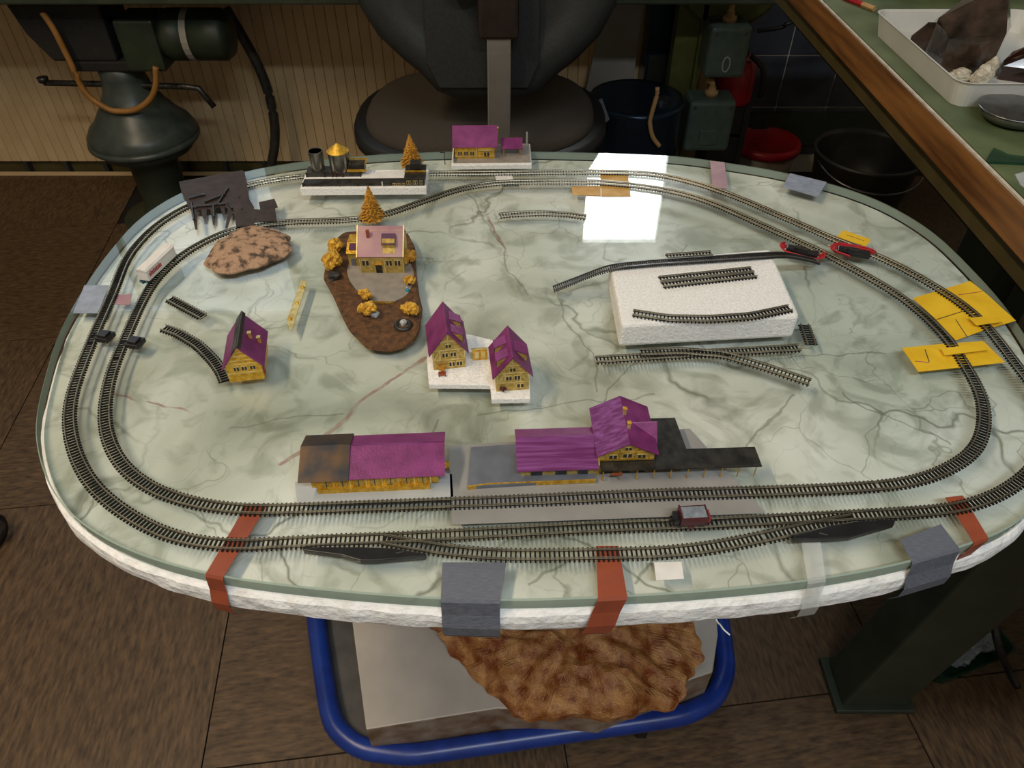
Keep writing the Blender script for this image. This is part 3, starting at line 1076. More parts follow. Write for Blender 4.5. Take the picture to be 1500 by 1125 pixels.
# cross gable on the right slope
MB(.001).prism([(15, 13), (33, 13), (33, 17), (24, 27.5), (15, 17)], 22, 40, axis='x').build('cross_gable', 'brass_old', st)
MB(.001).slab([(20.5, 24, 28.6), (20.5, 14, 16.6), (43, 14, 16.6), (43, 24, 28.6)], .7).build('roof_panel', 'purple', st)
MB(.001).slab([(20.5, 24, 28.6), (43, 24, 28.6), (43, 34, 16.6), (20.5, 34, 16.6)], .7).build('roof_panel', 'purple', st)
windows(st, [(10, 16.5, 6, 4), (20, 17.5, 7, 4.5), (30, 16.5, 6, 4), (20, 24.5, 5, 3)], 3)
boxes(st, 'timber_beam', 'brass', [(1, 39, 2.5, 3, 13.2, 14.2), (2, 38, 2.5, 3, 20, 20.8), (14.2, 15, 2.5, 3, 14, 26), (25, 25.8, 2.5, 3, 14, 26), (4.5, 5.3, 2.5, 3, 14, 21), (34.7, 35.5, 2.5, 3, 14, 21)])
boxes(st, 'door', 'black_metal', [(6, 11, 2.4, 3.1, 0, 8), (17, 23, 2.4, 3.1, 0, 8), (29, 34, 2.4, 3.1, 0, 8)])
for x, y, zb, zt in ((20.5, 30, 29, 36), (21.5, 17, 29, 35)):
    c = MB(.001).box(x - 1.1, x + 1.1, y - 1.1, y + 1.1, zb, zt).build('chimney', 'brass_pale', st)
    MB(.001).box(x - 1.5, x + 1.5, y - 1.5, y + 1.5, zt, zt + .8).build('chimney_cap', 'brass', c)
# left wing
MB(.001).prism([(0, 0), (33, 0), (33, 13), (20, 18.5), (0, 11.5)], -54, 1, axis='x').build('wing_wall', 'brass_old', st)
MB(.001).slab([(-57, 20, 20), (-57, -3.5, 11.2), (-.2, -3.5, 11.2), (-.2, 20, 20)], .7).build('wing_roof_panel', 'purple_scratched', st)
MB(.001).slab([(-57, 20, 20), (-.2, 20, 20), (-.2, 35, 13.2), (-57, 35, 13.2)], .7).build('wing_roof_panel', 'purple', st)
MB(.001).tube([(-57, 20, 20), (-.3, 20, 20)], .45, 6).build('ridge_highlight', 'purple_scratched', st)  # lighter tube added as a highlight line along the wing ridge
boxes(st, 'wing_door', 'black_metal', [(-47, -39, -.5, .2, 0, 8), (-30, -22, -.5, .2, 0, 8), (-14, -7, -.5, .2, 0, 8)])
# dark flat canopy and low hall
MB(.001).box(40, 60, 4, 42, 0, 11.3).build('hall_wall', 'brass_old', st)
MB(.001).prism([(39.5, 43), (62, 43), (64, 12), (113, 12), (113, -6), (1, -6), (1, 2.9), (39.5, 2.9)], 11.3, 12.2).build('canopy_roof', 'black_metal', st)
for i in range(10):
    x = 3 + i * 11.9
    p = MB(.001).tube([(x, -4.5, 0), (x, -4.5, 11.3)], .45, 6).build('canopy_post', 'brass', st)
    MB(.001).slab([(x - 2.2, -4.5, 11.2), (x, -4.5, 8.6), (x + 2.2, -4.5, 11.2)], .5).build('bracket', 'brass', p)
boxes(st, 'sign_board', 'tape_brown', [(8, 16, -6.4, -5.9, 7.2, 9.6)])
# raised platform with brass edge
pf = thing('model_platform', 'blue grey model platform with a thin brass edge beside the station', 'model platform')
q = [at(*p, CARD + .003) for p in ((690, 655), (757, 650), (757, 688), (871, 685), (873, 702), (750, 709), (700, 712), (685, 712))]
MB().prism([(p.x, p.y) for p in q], CARD + .0001, CARD + .003).build('platform_deck', 'card_blue', pf)
e = [at(*p, CARD + .003) for p in ((685, 713), (715, 709), (873, 703))]
MB().sweep(e, [(-.0004, -.0027), (.0006, -.0027), (.0006, .0004), (-.0004, .0004)]).build('brass_edge', 'brass', pf)

# --- goods shed
paper('paper_sheet', 'pale grey card under the brass goods shed', 'card_pale', [(432, 706), (640, 690), (662, 695), (664, 728), (545, 735), (436, 740)], GLASS + .0001, cat='card')
sh = thing('model_goods_shed', 'brass model goods shed with purple and dark patinated roof', 'model building', at(460, 724, CARD), R(3.2))
MB(.001).box(3, 80, 0, 40, 0, 3.6).build('loading_platform', 'brass', sh)
MB(.001).prism([(3, 3.6), (38, 3.6), (38, 16), (24, 20.5), (3, 14.5)], -1, 86, axis='x').build('wall', 'brass', sh)
for x in (6, 17, 28, 39, 50, 61, 72):
    d = MB(.001).box(x, x + 6.5, 2.4, 3.1, 3.7, 12.5).build('door', 'brass_old', sh)
    MB(.001).box(x + 3.0, x + 3.5, 2.2, 2.5, 3.9, 12.2).build('door_joint', 'ink', d)
    MB(.001).box(x + 8.2, x + 9, 2.2, 3.1, 3.7, 14).build('pilaster', 'brass_pale', sh)
MB(.001).slab([(25, 23, 23), (25, -1, 15), (91, -1, 15), (91, 23, 23)], .7).build('roof_panel', 'purple', sh)
MB(.001).slab([(25, 23, 23), (91, 23, 23), (91, 38, 17), (25, 38, 17)], .7).build('roof_panel', 'purple', sh)
MB(.001).slab([(-8, 23, 24.2), (-8, -2, 15.2), (26, -2, 15.2), (26, 23, 24.2)], .8).build('patinated_roof_panel', 'patina', sh)
MB(.001).slab([(-8, 23, 24.2), (26, 23, 24.2), (26, 39.5, 17.6), (-8, 39.5, 17.6)], .8).build('patinated_roof_panel', 'patina', sh)
MB(.001).box(86.2, 93, 18, 24, 0, .8).build('side_step', 'brass', sh)
MB(.001).box(86.2, 88.6, 16, 26, .8, 14).build('side_door', 'brass', sh)

MB(.001).tube([(26.2, 23, 23.0), (91, 23, 23.0)], .45, 6).build('ridge_highlight', 'purple_scratched', sh)  # brighter tube imitating the highlight on the shed ridge

# --- two half timbered houses on a foam base
fbm = thing('foam_pedestal', 'white foam pedestal carrying the two half timbered model houses', 'pedestal')
zb = .0052
q = [at(*p, GLASS + zb) for p in ((628, 563), (625, 525), (640, 485), (690, 490), (730, 500), (776, 520), (777, 584), (720, 585), (718, 564))]
MB().prism([(p.x, p.y) for p in q], GLASS + .0002, GLASS + zb).build('foam_plate', 'foam', fbm, bevel=.0006)


def timber_house(label, px, w, d, ze, zr, rz, beams, wins, dorm, fig_mats):
    h = thing('model_house', label, 'model building', at(*px, GLASS + zb), rz)
    gable(h, w, d, 0, ze, zr, wall='brass_old', ov=3, fo=2.2)
    for x0, z0, x1, z1 in beams:
        v = Vector((x1 - x0, 0, z1 - z0)).normalized() * .45
        n = Vector((-v.z, 0, v.x))
        a, b = Vector((x0, 0, z0)), Vector((x1, 0, z1))
        MB(.001).prism([((a + n)[0], (a + n)[2]), ((a - n)[0], (a - n)[2]), ((b - n)[0], (b - n)[2]), ((b + n)[0], (b + n)[2])], -.45, .05, axis='y').build('timber_beam', 'brass_pale', h)
    windows(h, wins, 0)
    for a in dorm:
        dormer(h, a[0], a[1], a[2], w, ze, zr, a[3], a[4], a[5])
    return h


zf = 5.2
hw = 13
timber_house('tall half timbered brass model house with steep purple roof', (659, 540), 26, 36, 20, 38.5, R(9),
             [(-13, 10, 13, 10), (-13, 20, 13, 20), (-12.5, 10, -12.5, 20), (12.5, 10, 12.5, 20), (-7, 10, -7, 20), (7, 10, 7, 20), (0, 20, 0, 36), (-6.5, 28.5, 6.5, 28.5), (-12, 10.5, -7.5, 19.5), (12, 10.5, 7.5, 19.5)],
             [(-3, 15, 5, 5), (3.5, 15, 5, 5), (0, 24, 5, 4), (2, 5, 5, 5), (8, 5, 5, 5)], [(1, 9, 4.5, 4., 12., 7.5), (1, 25, 4.5, 4., 12., 7.5)], None)
timber_house('lower half timbered brass model house with three triangular roof dormers', (751, 572), 25.5, 34, 18.5, 35.5, R(6.5),
             [(-12.5, 9, 12.5, 9), (-12.5, 18.5, 12.5, 18.5), (-12, 9, -12, 18), (12, 9, 12, 18), (-6, 9, -6, 18), (6, 9, 6, 18), (0, 18.5, 0, 33), (-6, 26, 6, 26), (-11.5, 9.5, -6.5, 18), (11.5, 9.5, 6.5, 18)],
             [(-3, 13.5, 5, 5), (3.5, 13.5, 5, 5), (0, 22, 5, 4), (6, 5, 6, 4.5)], [(-1, 8.5, 4.4, 3.5, 11.5, 7), (-1, 24, 4.4, 3.5, 11.5, 7), (1, 16, 6, 3.5, 12, 7)], None)
gt = thing('model_gate', 'small brass gate wall joining the two half timbered houses', 'model gate', at(692, 528, GLASS + zb), R(6))
MB(.001).box(0, 12.5, 0, 1, 0, 11).build('gate_wall', 'brass', gt)
for x in (2.2, 7.3):
    MB(.001).box(x, x + 3.4, -.3, .1, 2, 9).build('gate_panel', 'brass_pale', gt)
MB(.001).box(-.5, 13, -.5, 1.5, 11, 11.8).build('gate_coping', 'brass_pale', gt)
shrub('small orange brown shrub at the corner of the tall half timbered house', (649, 543), 3.6, 21, GLASS + zb, 8, mat='tree_foliage')
shrub('small dark red shrub before the lower half timbered house', (738, 574), 3.2, 33, GLASS + zb, 7, mat='maroon')


def bench_model(label, px, mat, rz):
    t = thing('model_bench', label, 'model bench', at(*px, GLASS + zb), rz)
    MB(.001).box(-3, 3, -1, 1, 1.8, 2.3).build('seat', mat, t)
    for x in (-2.5, 2.5):
        MB(.001).box(x - .3, x + .3, -1, 1, 0, 1.8).build('leg', mat, t)
    MB(.001).box(-3, 3, .8, 1.2, 2.3, 4).build('backrest', mat, t)


bench_model('tiny brown model bench before the tall half timbered house', (648, 551), 'tape_brown', R(5))

# --- steep gabled house with dark ridge
lh = thing('model_house', 'steep gabled brass model house with dark ridge sheet and two chimneys', 'model building', at(363, 557.5, GLASS), R(10))
gable(lh, 27, 40, 0, 18, 36, wall='brass', roofs=('purple', 'purple'), ov=3, fo=2.2)
MB(.001).slab([(.6, -2.4, 38.1), (.6, 43, 38.1), (-5.5, 43, 30.2), (-5.5, -2.4, 30.2)], .6).build('ridge_sheet', 'black_metal', lh)
MB(.001).slab([(.5, -2.4, 38.2), (3, -2.4, 35), (3, 43, 35), (.5, 43, 38.2)], .6).build('ridge_sheet', 'black_metal', lh)
boxes(lh, 'timber_beam', 'brass_pale', [(-13.5, 13.5, -.5, .1, 8.5, 9.6), (-13.5, 13.5, -.5, .1, 17.6, 18.4), (-10, 10, -.5, .1, 21.4, 22.1), (-7, 7, -.5, .1, 25.6, 26.3), (-4, 4, -.5, .1, 29.6, 30.2)])
windows(lh, [(-5.5, 13.5, 4.5, 4.5), (.5, 13.5, 4.5, 4.5), (7, 13.5, 4.5, 4.5)], 0)
for x, y, zz in ((7, 20, 27), (12.4, 22, 20)):
    c = MB(.001).box(x - 1.1, x + 1.1, y - 1.1, y + 1.1, zz, zz + 5.5).build('chimney', 'brass', lh)
    MB(.001).box(x - 1.5, x + 1.5, y - 1.5, y + 1.5, zz + 5.5, zz + 6.2).build('chimney_cap', 'brass_pale', c)
MB(.001).box(13.4, 14.1, 4, 8, 1, 10).build('side_door', 'red', lh)
for y in (12, 20, 28):
    w_ = MB(.001).box(13.4, 13.9, y, y + 5, 9, 14).build('side_window', 'brass_pale', lh)

# --- farm diorama in the centre
dz = .0030
DZ = GLASS + dz
dm = thing('diorama_landscape', 'brown earth diorama landscape with a grey yard under the pink roofed house', 'diorama')
gp = [(473, 405), (477, 380), (487, 352), (503, 338), (560, 334), (597, 338), (608, 360), (610, 400), (614, 430), (619, 450), (615, 480), (608, 496), (592, 507), (570, 512), (537, 508), (529, 499), (512, 483), (500, 460), (488, 432), (479, 416)]
gp = smooth_path([at(*p, DZ) for p in gp], .003, .003, True)
n = len(gp)
cc = sum(gp, Vector()) / n
mb = MB()
rings = [(1., GLASS + .0002), (.985, DZ - .0008), (.95, DZ), (.8, DZ), (.6, DZ), (.35, DZ), (.12, DZ)]
for ri, (k, z) in enumerate(rings):
    for p in gp:
        q = cc + (p - cc) * k
        zz = z + (0 if ri < 2 else .0007 * noise.noise(Vector((q.x * 90, q.y * 90, 0))))
        mb.v.append((q.x, q.y, zz))
for ri in range(len(rings) - 1):
    for i in range(n):
        mb.f.append([ri * n + i, ri * n + (i + 1) % n, (ri + 1) * n + (i + 1) % n, (ri + 1) * n + i])
        mb.m.append(0)
mb.f += [list(range(n)), list(range((len(rings) - 1) * n, len(rings) * n))]
mb.m += [0, 0]
mb.build('earth', 'earth', dm)
q = smooth_path([at(*p, DZ) for p in ((508, 398), (512, 385), (600, 382), (607, 402), (604, 420), (596, 434), (570, 446), (545, 441), (524, 428), (512, 412))], .002, .004, True)
MB().prism([(p.x, p.y) for p in q], DZ - .001, DZ + .0009).build('yard', 'plaza', dm)
rg = [at(591, 477, DZ)]
MB().lathe([(.0075, -.002), (.0085, .0005), (.0072, .0024), (.0052, .0020), (.0045, -.001)], rg[0], 16).build('pit_rim', 'bucket', dm, smooth=True)
DY = DZ + .0009
fh = thing('model_house', 'brass farmhouse model with shiny pink roof on the brown base', 'model building', at(561, 399.5, DY), 0)
MB(.001).prism([(0, 0), (32, 0), (32, 23), (20, 36), (17, 36), (0, 20)], -20.5, 20.5, axis='x').build('wall', 'brass_old', fh)
MB(.001).slab([(-21.5, 20, 38.6), (-21.5, -2.5, 19.0), (21, -2.5, 19.0), (21, 20, 38.6)], .8).build('roof_panel', 'purple_pink', fh)
MB(.001).slab([(-21.5, 20, 38.6), (21, 20, 38.6), (21, 34.5, 22), (-21.5, 34.5, 22)], .8).build('roof_panel', 'purple_pink', fh)
for x in (-21.8, 21.2):
    MB(.001).slab([(x - .5, 20, 39.4), (x - .5, -3, 19.4), (x + .5, -3, 19.4), (x + .5, 20, 39.4)], 1.4).build('verge_board', 'brass_pale', fh)
ps = lambda y: 19.0 + (y + 2.5) * (19.6 / 22.5)
MB(.001).prism([(0, ps(0) + .2), (12, ps(12) + .2), (12, ps(12) + 2.5), (4, ps(8) + 2.2), (4, ps(4) - .1)], 2, 13.5, axis='x').build('dormer', 'brass_old', fh)
MB(.001).slab([(1.2, 12.5, ps(12.5) + 3.1), (1.2, 3, ps(5.5) + 3.0), (14.2, 3, ps(5.5) + 3.0), (14.2, 12.5, ps(12.5) + 3.1)], .5).build('dormer_roof', 'purple_dark', fh)
MB(.001).box(-13, -10.2, 11, 13.6, 29, 38.5).build('chimney', 'tape_brown', fh)
windows(fh, [(-15, 11, 7, 7), (7, 11, 6, 7), (15, 11, 6, 7)], 0)
MB(.001).box(-6, 0, -.5, .1, 0, 10).build('door', 'black_metal', fh)
MB(.001).box(-7, 1, -3, 0, 10.5, 11.2).build('porch_roof', 'brass', fh)
boxes(fh, 'timber_beam', 'brass_pale', [(-20.5, 20.5, -.5, .1, 15.8, 16.8), (-20.5, -19.6, -.5, .1, 0, 16), (19.6, 20.5, -.5, .1, 0, 16), (2.2, 3, -.5, .1, 0, 16)])
# annex on the left
MB(.001).box(-33.5, -21.5, 12, 34, 0, 15).build('annex_wall', 'brass_old', fh)
MB(.001).slab([(-34.5, 36, 19.5), (-34.5, 22, 19.5), (-21.8, 22, 19.5), (-21.8, 36, 19.5)], .6).build('annex_roof', 'brass', fh)
MB(.001).slab([(-34.5, 22, 19.4), (-34.5, 10, 14.5), (-21.8, 10, 14.5), (-21.8, 22, 19.4)], .6).build('annex_roof', 'brass', fh)
MB(.001).slab([(-32, 20.5, 19.6), (-32, 13.5, 16.7), (-24, 13.5, 16.7), (-24, 20.5, 19.6)], .5).build('skylight', 'purple_dark', fh)
MB(.001).box(-31, -27, 11.5, 12.1, 0, 8).build('annex_door', 'card_blue', fh)
shrub('tall gold shrub at the annex of the pink roofed house', (494, 372), 9.5, 3, DZ - .0008, 14)
shrub('large gold shrub over a dark rock at the base edge', (489, 396), 11, 5, DZ - .0008, 16)
shrub('round gold shrub above the turquoise figure', (600, 420), 6.5, 8, DZ - .0008, 10)
shrub('gold shrub at the left end of the brass fence', (537, 442), 7.5, 11, DZ - .0008, 10)
shrub('gold shrub with gaps below the brass fence', (540, 464), 8.5, 14, DZ - .0008, 13)
shrub('round gold shrub beside the dark pit', (602, 463), 8, 17, DZ - .0008, 12)
shrub('ochre brown shrub behind the right end of the pink roofed house', (601, 388), 9, 19, DZ - .0008, 12, mat='tree_foliage')
fe = thing('model_fence', 'tiny brass fence on the brown model base', 'model fence', at(546, 446, DZ - .0006), 0)
for i in range(5):
    MB(.001).box(i * 4.6 - .35, i * 4.6 + .35, -.3, .3, 0, 4).build('post', 'brass', fe)
for z in (1.6, 3.3):
    MB(.001).box(-.4, 18.8, -.2, .2, z - .3, z + .3).build('fence_rail', 'brass', fe)
rk = at(491, 408, DZ - .0008)
tag(MB().blob((0, 0, .003), (.0065, .006, .005), 2, .4, 2., 4, flat=-.003).build('model_rock', 'bucket'), 'small dark rock at the edge of the brown base', 'rock').location = rk
rk = at(591, 475, DZ - .0006)
tag(MB().blob((0, 0, .002), (.0032, .0032, .0028), 2, .3, 2., 9, flat=-.002).build('model_rock', 'card_pale'), 'small grey stone lying inside the dark pit', 'rock').location = rk
rk = at(549, 463, DZ - .0006)
tag(MB().blob((0, 0, .002), (.0045, .0035, .0035), 2, .3, 2., 12, flat=-.002).build('model_rock', 'card_pale'), 'small grey stone beneath the brass fence', 'rock').location = rk
tf = thing('model_figure', 'tiny turquoise painted model figure under a gold shrub', 'model figure', at(597, 428, DZ - .0006))
MB(.001).lathe([(1.6, 0), (1.9, 2.2), (1.2, 3.8), (.6, 4.2)], (0, 0, 0), 10).build('body', 'turquoise', tf, smooth=True)
MB(.001).blob((0, 0, 5.1), (1, 1, 1.1), 2, 0).build('head', 'card_pale', tf, smooth=True)
MB(.001).box(-4.5, -1.2, -.4, .4, .1, 1.1).build('basket', 'black_metal', tf)
bristle_tree('ochre bristle fir tree behind the pink roofed house', (546, 322), 40, 15, 2)

# --- tank depot on foam base
td = thing('model_depot', 'model tank depot with tin tanks on a white foam base', 'model building', at(444, 287, GLASS), R(1))
MB(.001).box(-2, 136, 0, 42, .2, 9).build('foam_plate', 'foam', td, bevel=.0006)
MB(.001).box(1, 112, 4, 15, 9, 12.5).build('quay', 'black_metal', td)
MB(.001).slab([(62, 30, 10.4), (62, 16, 9.4), (112, 16, 9.4), (112, 40, 10.4)], .5).build('white_slope', 'white', td)
MB(.001).box(1, 62, 26, 42, 9, 14).build('tank_platform', 'black_metal', td)
for x in (1, 21, 41, 61):
    MB(.001).box(x - .6, x + .6, 3.4, 4.2, 9, 13.5).build('quay_post', 'black_metal', td)
    MB(.001).box(x - .6, x + .6, 25.2, 26.2, 9, 14.4).build('platform_post', 'black_metal', td)
tk = MB(.001).lathe([(8, 14), (8, 35), (7.2, 35), (7.2, 30), (.2, 30)], (13, 36, 0), 24).build('open_tank', 'tin', td, smooth=False)
MB(.001).lathe([(8.4, 34.4), (8.4, 35.4), (7.4, 35.4), (7.4, 34.4)], (13, 36, 0), 24).build('tank_rim', 'tin', tk)
tk = MB(.001).lathe([(11.5, 14), (11.5, 35)], (38, 36, 0), 28).build('roofed_tank', 'tin', td)
MB(.001).lathe([(12.2, 34.6), (12.2, 35.2), (.3, 44)], (38, 36, 0), 28).build('conical_roof', 'brass', tk)
MB(.001).box(48, 66, 28, 40, 14, 22).build('pump_house', 'black_metal', td)
boxes(td, 'brass_beam', 'brass', [(46.5, 68, 26.8, 28, 14.2, 16.8), (48, 68, 39, 40.2, 23, 24.5), (67, 68.2, 27.5, 40, 21.6, 23.4)])
MB(.001).box(112.5, 134, 4, 30, 9, 17).build('office', 'black_metal', td)
MB(.001).slab([(112, 32, 20), (112, 3, 16.8), (135, 3, 16.8), (135, 32, 20)], .6).build('office_roof', 'black_metal', td)
boxes(td, 'brass_beam', 'brass', [(111.8, 135, 16.5, 17.8, 18.6, 20.2)])
MB(.001).box(118, 130, 20, 30, 17.5, 27).build('office_tower', 'black_metal', td)
windows(td, [(117, 13, 5, 4.5), (124, 13, 5, 4.5), (130.5, 13, 4, 4.5)], 4)
windows(td, [(101, 10.9, 4, 3), (106, 10.9, 4, 3), (111, 10.9, 3, 3)], 4)
for x in (30, 34, 41):
    MB(.001).tube([(x, 25, 9), (x, 25, 15.5)], .6, 6).build('bollard', 'maroon', td)
MB(.001).tube([(88, 3, 9), (88, 3, 14.5)], .7, 6).build('bollard', 'white', td)
bristle_tree('ochre bristle fir tree standing at the tank depot office', (604, 245), 41, 15, 6)
wt = thing('model_lamp', 'thin dark model lamp post beside the small halt', 'model lamp', at(652, 241, GLASS))
MB(.001).tube([(0, 0, 0), (0, 0, 15)], .5, 6).build('post', 'black_metal', wt)
MB(.001).box(-5, .5, -.4, .4, 14.6, 15.4).build('arm', 'black_metal', wt)

# --- small halt at the back
ht = thing('model_halt', 'small brass model halt with two purple roofs on a white foam base', 'model building', at(661.5, 249, GLASS), R(1.2))
MB(.001).box(0, 93, 0, 54, .2, 5.6).build('foam_plate', 'foam', ht, bevel=.0005)
MB(.001).box(1.5, 92, 5, 53, 5.6, 6.4).build('yard', 'plaza', ht)
MB(.001).prism([(15, 6.4), (44, 6.4), (44, 21), (34, 36), (15, 21)], 4, 50, axis='x').build('wall', 'brass', ht)
MB(.001).slab([(1.5, 34, 38.4), (1.5, 12.5, 21.2), (53.5, 12.5, 21.2), (53.5, 34, 38.4)], .7).build('roof_panel', 'purple', ht)
MB(.001).slab([(1.5, 34, 38.4), (53.5, 34, 38.4), (53.5, 47, 22), (1.5, 47, 22)], .7).build('roof_panel', 'purple', ht)
windows(ht, [(10, 13, 5, 6), (17, 13, 5, 6), (24, 13, 5, 6), (41, 12, 7, 6)], 15)
MB(.001).box(31, 48, 12, 15, 17.4, 18.2).build('porch_roof', 'brass_pale', ht)
boxes(ht, 'timber_beam', 'brass_pale', [(4, 50, 14.5, 15.1, 9, 9.7), (28.6, 29.6, 14.5, 15.1, 6.4, 20)])
MB(.001).slab([(58, 36, 22), (58, 20, 15.6), (83, 20, 15.6), (83, 36, 22)], .6).build('shelter_roof', 'purple', ht)
MB(.001).slab([(58, 36, 22), (83, 36, 22), (83, 44, 18), (58, 44, 18)], .6).build('shelter_roof', 'purple', ht)
for x in (61, 80):
    for y in (22, 42):
        MB(.001).tube([(x, y, 6.4), (x, y, 17)], .6, 6).build('shelter_post', 'brass', ht)
MB(.001).box(61, 80, 21.5, 22.5, 15, 16).build('shelter_beam', 'brass', ht)
MB(.001).tube([(54, 40, 6.4), (54, 40, 31)], .7, 6).build('lamp_post', 'brass_old', ht)
MB(.001).blob((54, 40, 32), (2, 2, 2), 2, 0).build('lamp_globe', 'brass_old', ht, smooth=True)
MB(.001).prism([(52, 6.4), (52.6, 6.4), (52.6, 16), (52, 22), (50, 6.4)], 88, 90, axis='x').build('end_fence', 'card', ht)
MB(.001).box(1, 2.4, 5, 53, 5.6, 13).build('end_fence', 'white', ht)

# ------------------------------------------------------------------ loose things on the glass
o = at(362, 372, GLASS)
st_px = [(298, 392), (306, 378), (318, 358), (345, 342), (375, 335), (405, 338), (428, 350), (430, 370), (412, 382), (385, 392), (340, 404), (318, 402)]
sp = smooth_path([at(*p, GLASS) for p in st_px], .004, .003, True)
cc = sum(sp, Vector()) / len(sp)
n = len(sp)
mb = MB()
for k, z in ((.97, .0002), (1., .0025), (.92, .0055), (.78, .008), (.6, .0095), (.3, .010), (.08, .010)):
    for i, p in enumerate(sp):
        q = (p - cc) * (k * (1 + .10 * noise.noise(p * 70)))
        mb.v.append((q.x, q.y, z + (.0035 * noise.noise(Vector((q.x * 45, q.y * 45, 2.2))) if z > .004 else 0)))
for r in range(6):
    for i in range(n):
        mb.f.append([r * n + i, r * n + (i + 1) % n, (r + 1) * n + (i + 1) % n, (r + 1) * n + i])
        mb.m.append(0)
mb.f += [list(range(n)), list(range(6 * n, 7 * n))]
mb.m += [0, 0]
ob = mb.build('granite_stone', 'granite')
ob.location = cc
tag(ob, 'flat pink and brown speckled stone beside the inner track', 'stone')

es = thing('etched_sheet', 'dark brown etched metal sheet with jagged spikes lying across the tracks', 'metal sheet')
ez = TZ + .0033
poly = [(262, 266), (355, 249), (358, 252), (361, 265), (364, 290), (372, 303), (372, 330), (346, 332), (343, 313), (340, 313), (333, 334), (330, 334), (334, 306), (329, 303), (330, 314), (326, 314), (322, 303), (316, 304), (314, 329), (312, 329), (308, 306), (303, 306), (302, 319), (297, 319), (294, 307), (289, 308), (289, 336), (286, 336), (280, 308), (275, 303), (272, 290), (266, 282)]
q = [at(*p, ez) for p in poly]
MB().prism([(p.x, p.y) for p in q], ez - .0005, ez).build('sheet', 'etched', es)
q = [at(*p, ez) for p in ((372, 306), (381, 307), (379, 296), (402, 291), (407, 303), (403, 305), (405, 323), (380, 325), (372, 318))]
MB().prism([(p.x, p.y) for p in q], ez - .0005, ez).build('sheet_tab', 'etched', es)
rd = random.Random(5)
for a, b in (((276, 290), (300, 284)), ((300, 296), (330, 284)), ((282, 303), (330, 298)), ((318, 300), (334, 275)), ((334, 296), (340, 306)), ((280, 296), (284, 322)), ((312, 300), (314, 318))):
    MB().tube([at(*a, ez + .0012), at(*b, ez + .0012)], .0011, 6).build('etched_rib', 'black_metal', es)
for p in ((287, 287), (294, 286), (286, 304), (332, 279), (350, 288), (354, 305)):
    MB().blob(at(*p, ez + .0008), (.0012, .0012, .0008), 1, 0).build('solder_spot', 'tin', es)

bs = thing('brass_strip', 'pale brass strip with three round studs lying on the marble', 'brass strip')
z = GLASS + .0003
q = [at(*p, z) for p in ((441, 412), (450, 414), (427, 487), (420, 472))]
MB().prism([(p.x, p.y) for p in q], z, z + .0012).build('strip', 'brass_pale', bs)
for p in ((444, 421), (435, 444), (425, 467)):
    MB().blob(at(*p, z + .0015), (.0018, .0018, .0015), 2, 0).build('stud', 'brass', bs)


def uncoupler(label, px, rz):
    t = thing('track_feeder', label, 'track feeder', at(*px, GLASS), rz)
    MB(.001).box(-6.5, 6.5, -6, 6, .2, 4.5).build('housing', 'black', t, bevel=.0006)
    MB(.001).box(-4.5, 4.5, -4, 4, 4.5, 6.5).build('cover', 'black', t, bevel=.0006)
    for x in (-3, 0, 3):
        MB(.001).tube([(x, -6, 2), (x, -7.6, 2)], .8, 6).build('socket', 'black_metal', t)
    MB(.001).box(-13, -6.5, -2, 2, .2, 1.2).build('tongue', 'black', t)


uncoupler('black feeder box at the outer left track', (155, 496), R(-14))
uncoupler('black feeder box at the inner left track', (199, 505), R(-14))


def wire_bundle(label, px, rz, seed, k):
    t = thing('uncoupler_track', label, 'uncoupler', at(*px, GLASS), rz)
    MB(.001).box(-15, 15, -4.5, 4.5, .3, 5).build('housing', 'black', t, bevel=.0007)
    MB(.001).box(-8, 4, -2.5, 2.5, 5, 6.6).build('cover', 'black_metal', t)
    rd = random.Random(seed)
    for i in range(4):
        zz = 1.2 + i * 1.1
        a, b = 19 + i * 1.5, 7.5 + i * 1.3
        pts = []
        for j in range(13):
            an = R(k + j * 20 + rd.uniform(-4, 4))
            pts.append((a * math.cos(an) * .92, b * math.sin(an), zz + .6 * math.sin(j * 1.3)))
        MB(.001).tube(spline(pts, 4), .75, 6).build('wire', 'red_wire', t)
    for i in range(2):
        e = (-16 - i * 3, 4 + i * 2, 1.5)
        MB(.001).tube([e, (e[0] - 5, e[1] + 2, 1)], .6, 6).build('wire_end', 'chrome', t)


wire_bundle('black uncoupler with a coil of red wire at the inner diagonal track', (1174, 372), R(-28), 3, 150)
wire_bundle('black uncoupler with a coil of red wire beside the yellow label', (1249, 373), R(-20), 9, 20)


def wheels(t, xs, wm='black_metal'):
    for x in xs:
        ax = MB(.001).tube([(x, -3.6, 2.6), (x, 3.6, 2.6)], .5, 6).build('axle', 'steel', t)
        for s in (-1, 1):
            a, b = sorted((s * 2.9, s * 3.7))
            MB(.001).lathe([(2.3, a), (2.3, b)], (x, 0, 2.6), 14, axis='y').build('wheel', wm, ax)


WZ = TZ + .0026
a, b = at(213, 418, WZ), at(255, 378, WZ)
wg = thing('model_wagon', 'white model refrigerator wagon with red side lettering on the inner curve', 'model wagon', (a + b) / 2, math.atan2((b - a).y, (b - a).x))
LW = (b - a).length * 1000 / 2
MB(.001).box(-LW, LW, -4.6, 4.6, 3.4, 4.6).build('chassis', 'black', wg)
wheels(wg, (-LW + 5, LW - 5))
bd = MB(.001).box(-LW + 1, LW - 1, -5.4, 5.4, 4.6, 15).build('body', 'white', wg, bevel=.0005)
MB(.001).prism([(-5.9, 15), (5.9, 15), (4, 16.6), (0, 17.2), (-4, 16.6)], -LW + .5, LW - .5, axis='x').build('roof', 'white', wg)
for i in range(9):
    x = -LW + 4 + i * 2.1
    MB(.001).box(x, x + 1.5, -5.6, -5.35, 8, 12.5 if i % 2 else 11.6).build('letter', 'red', bd)
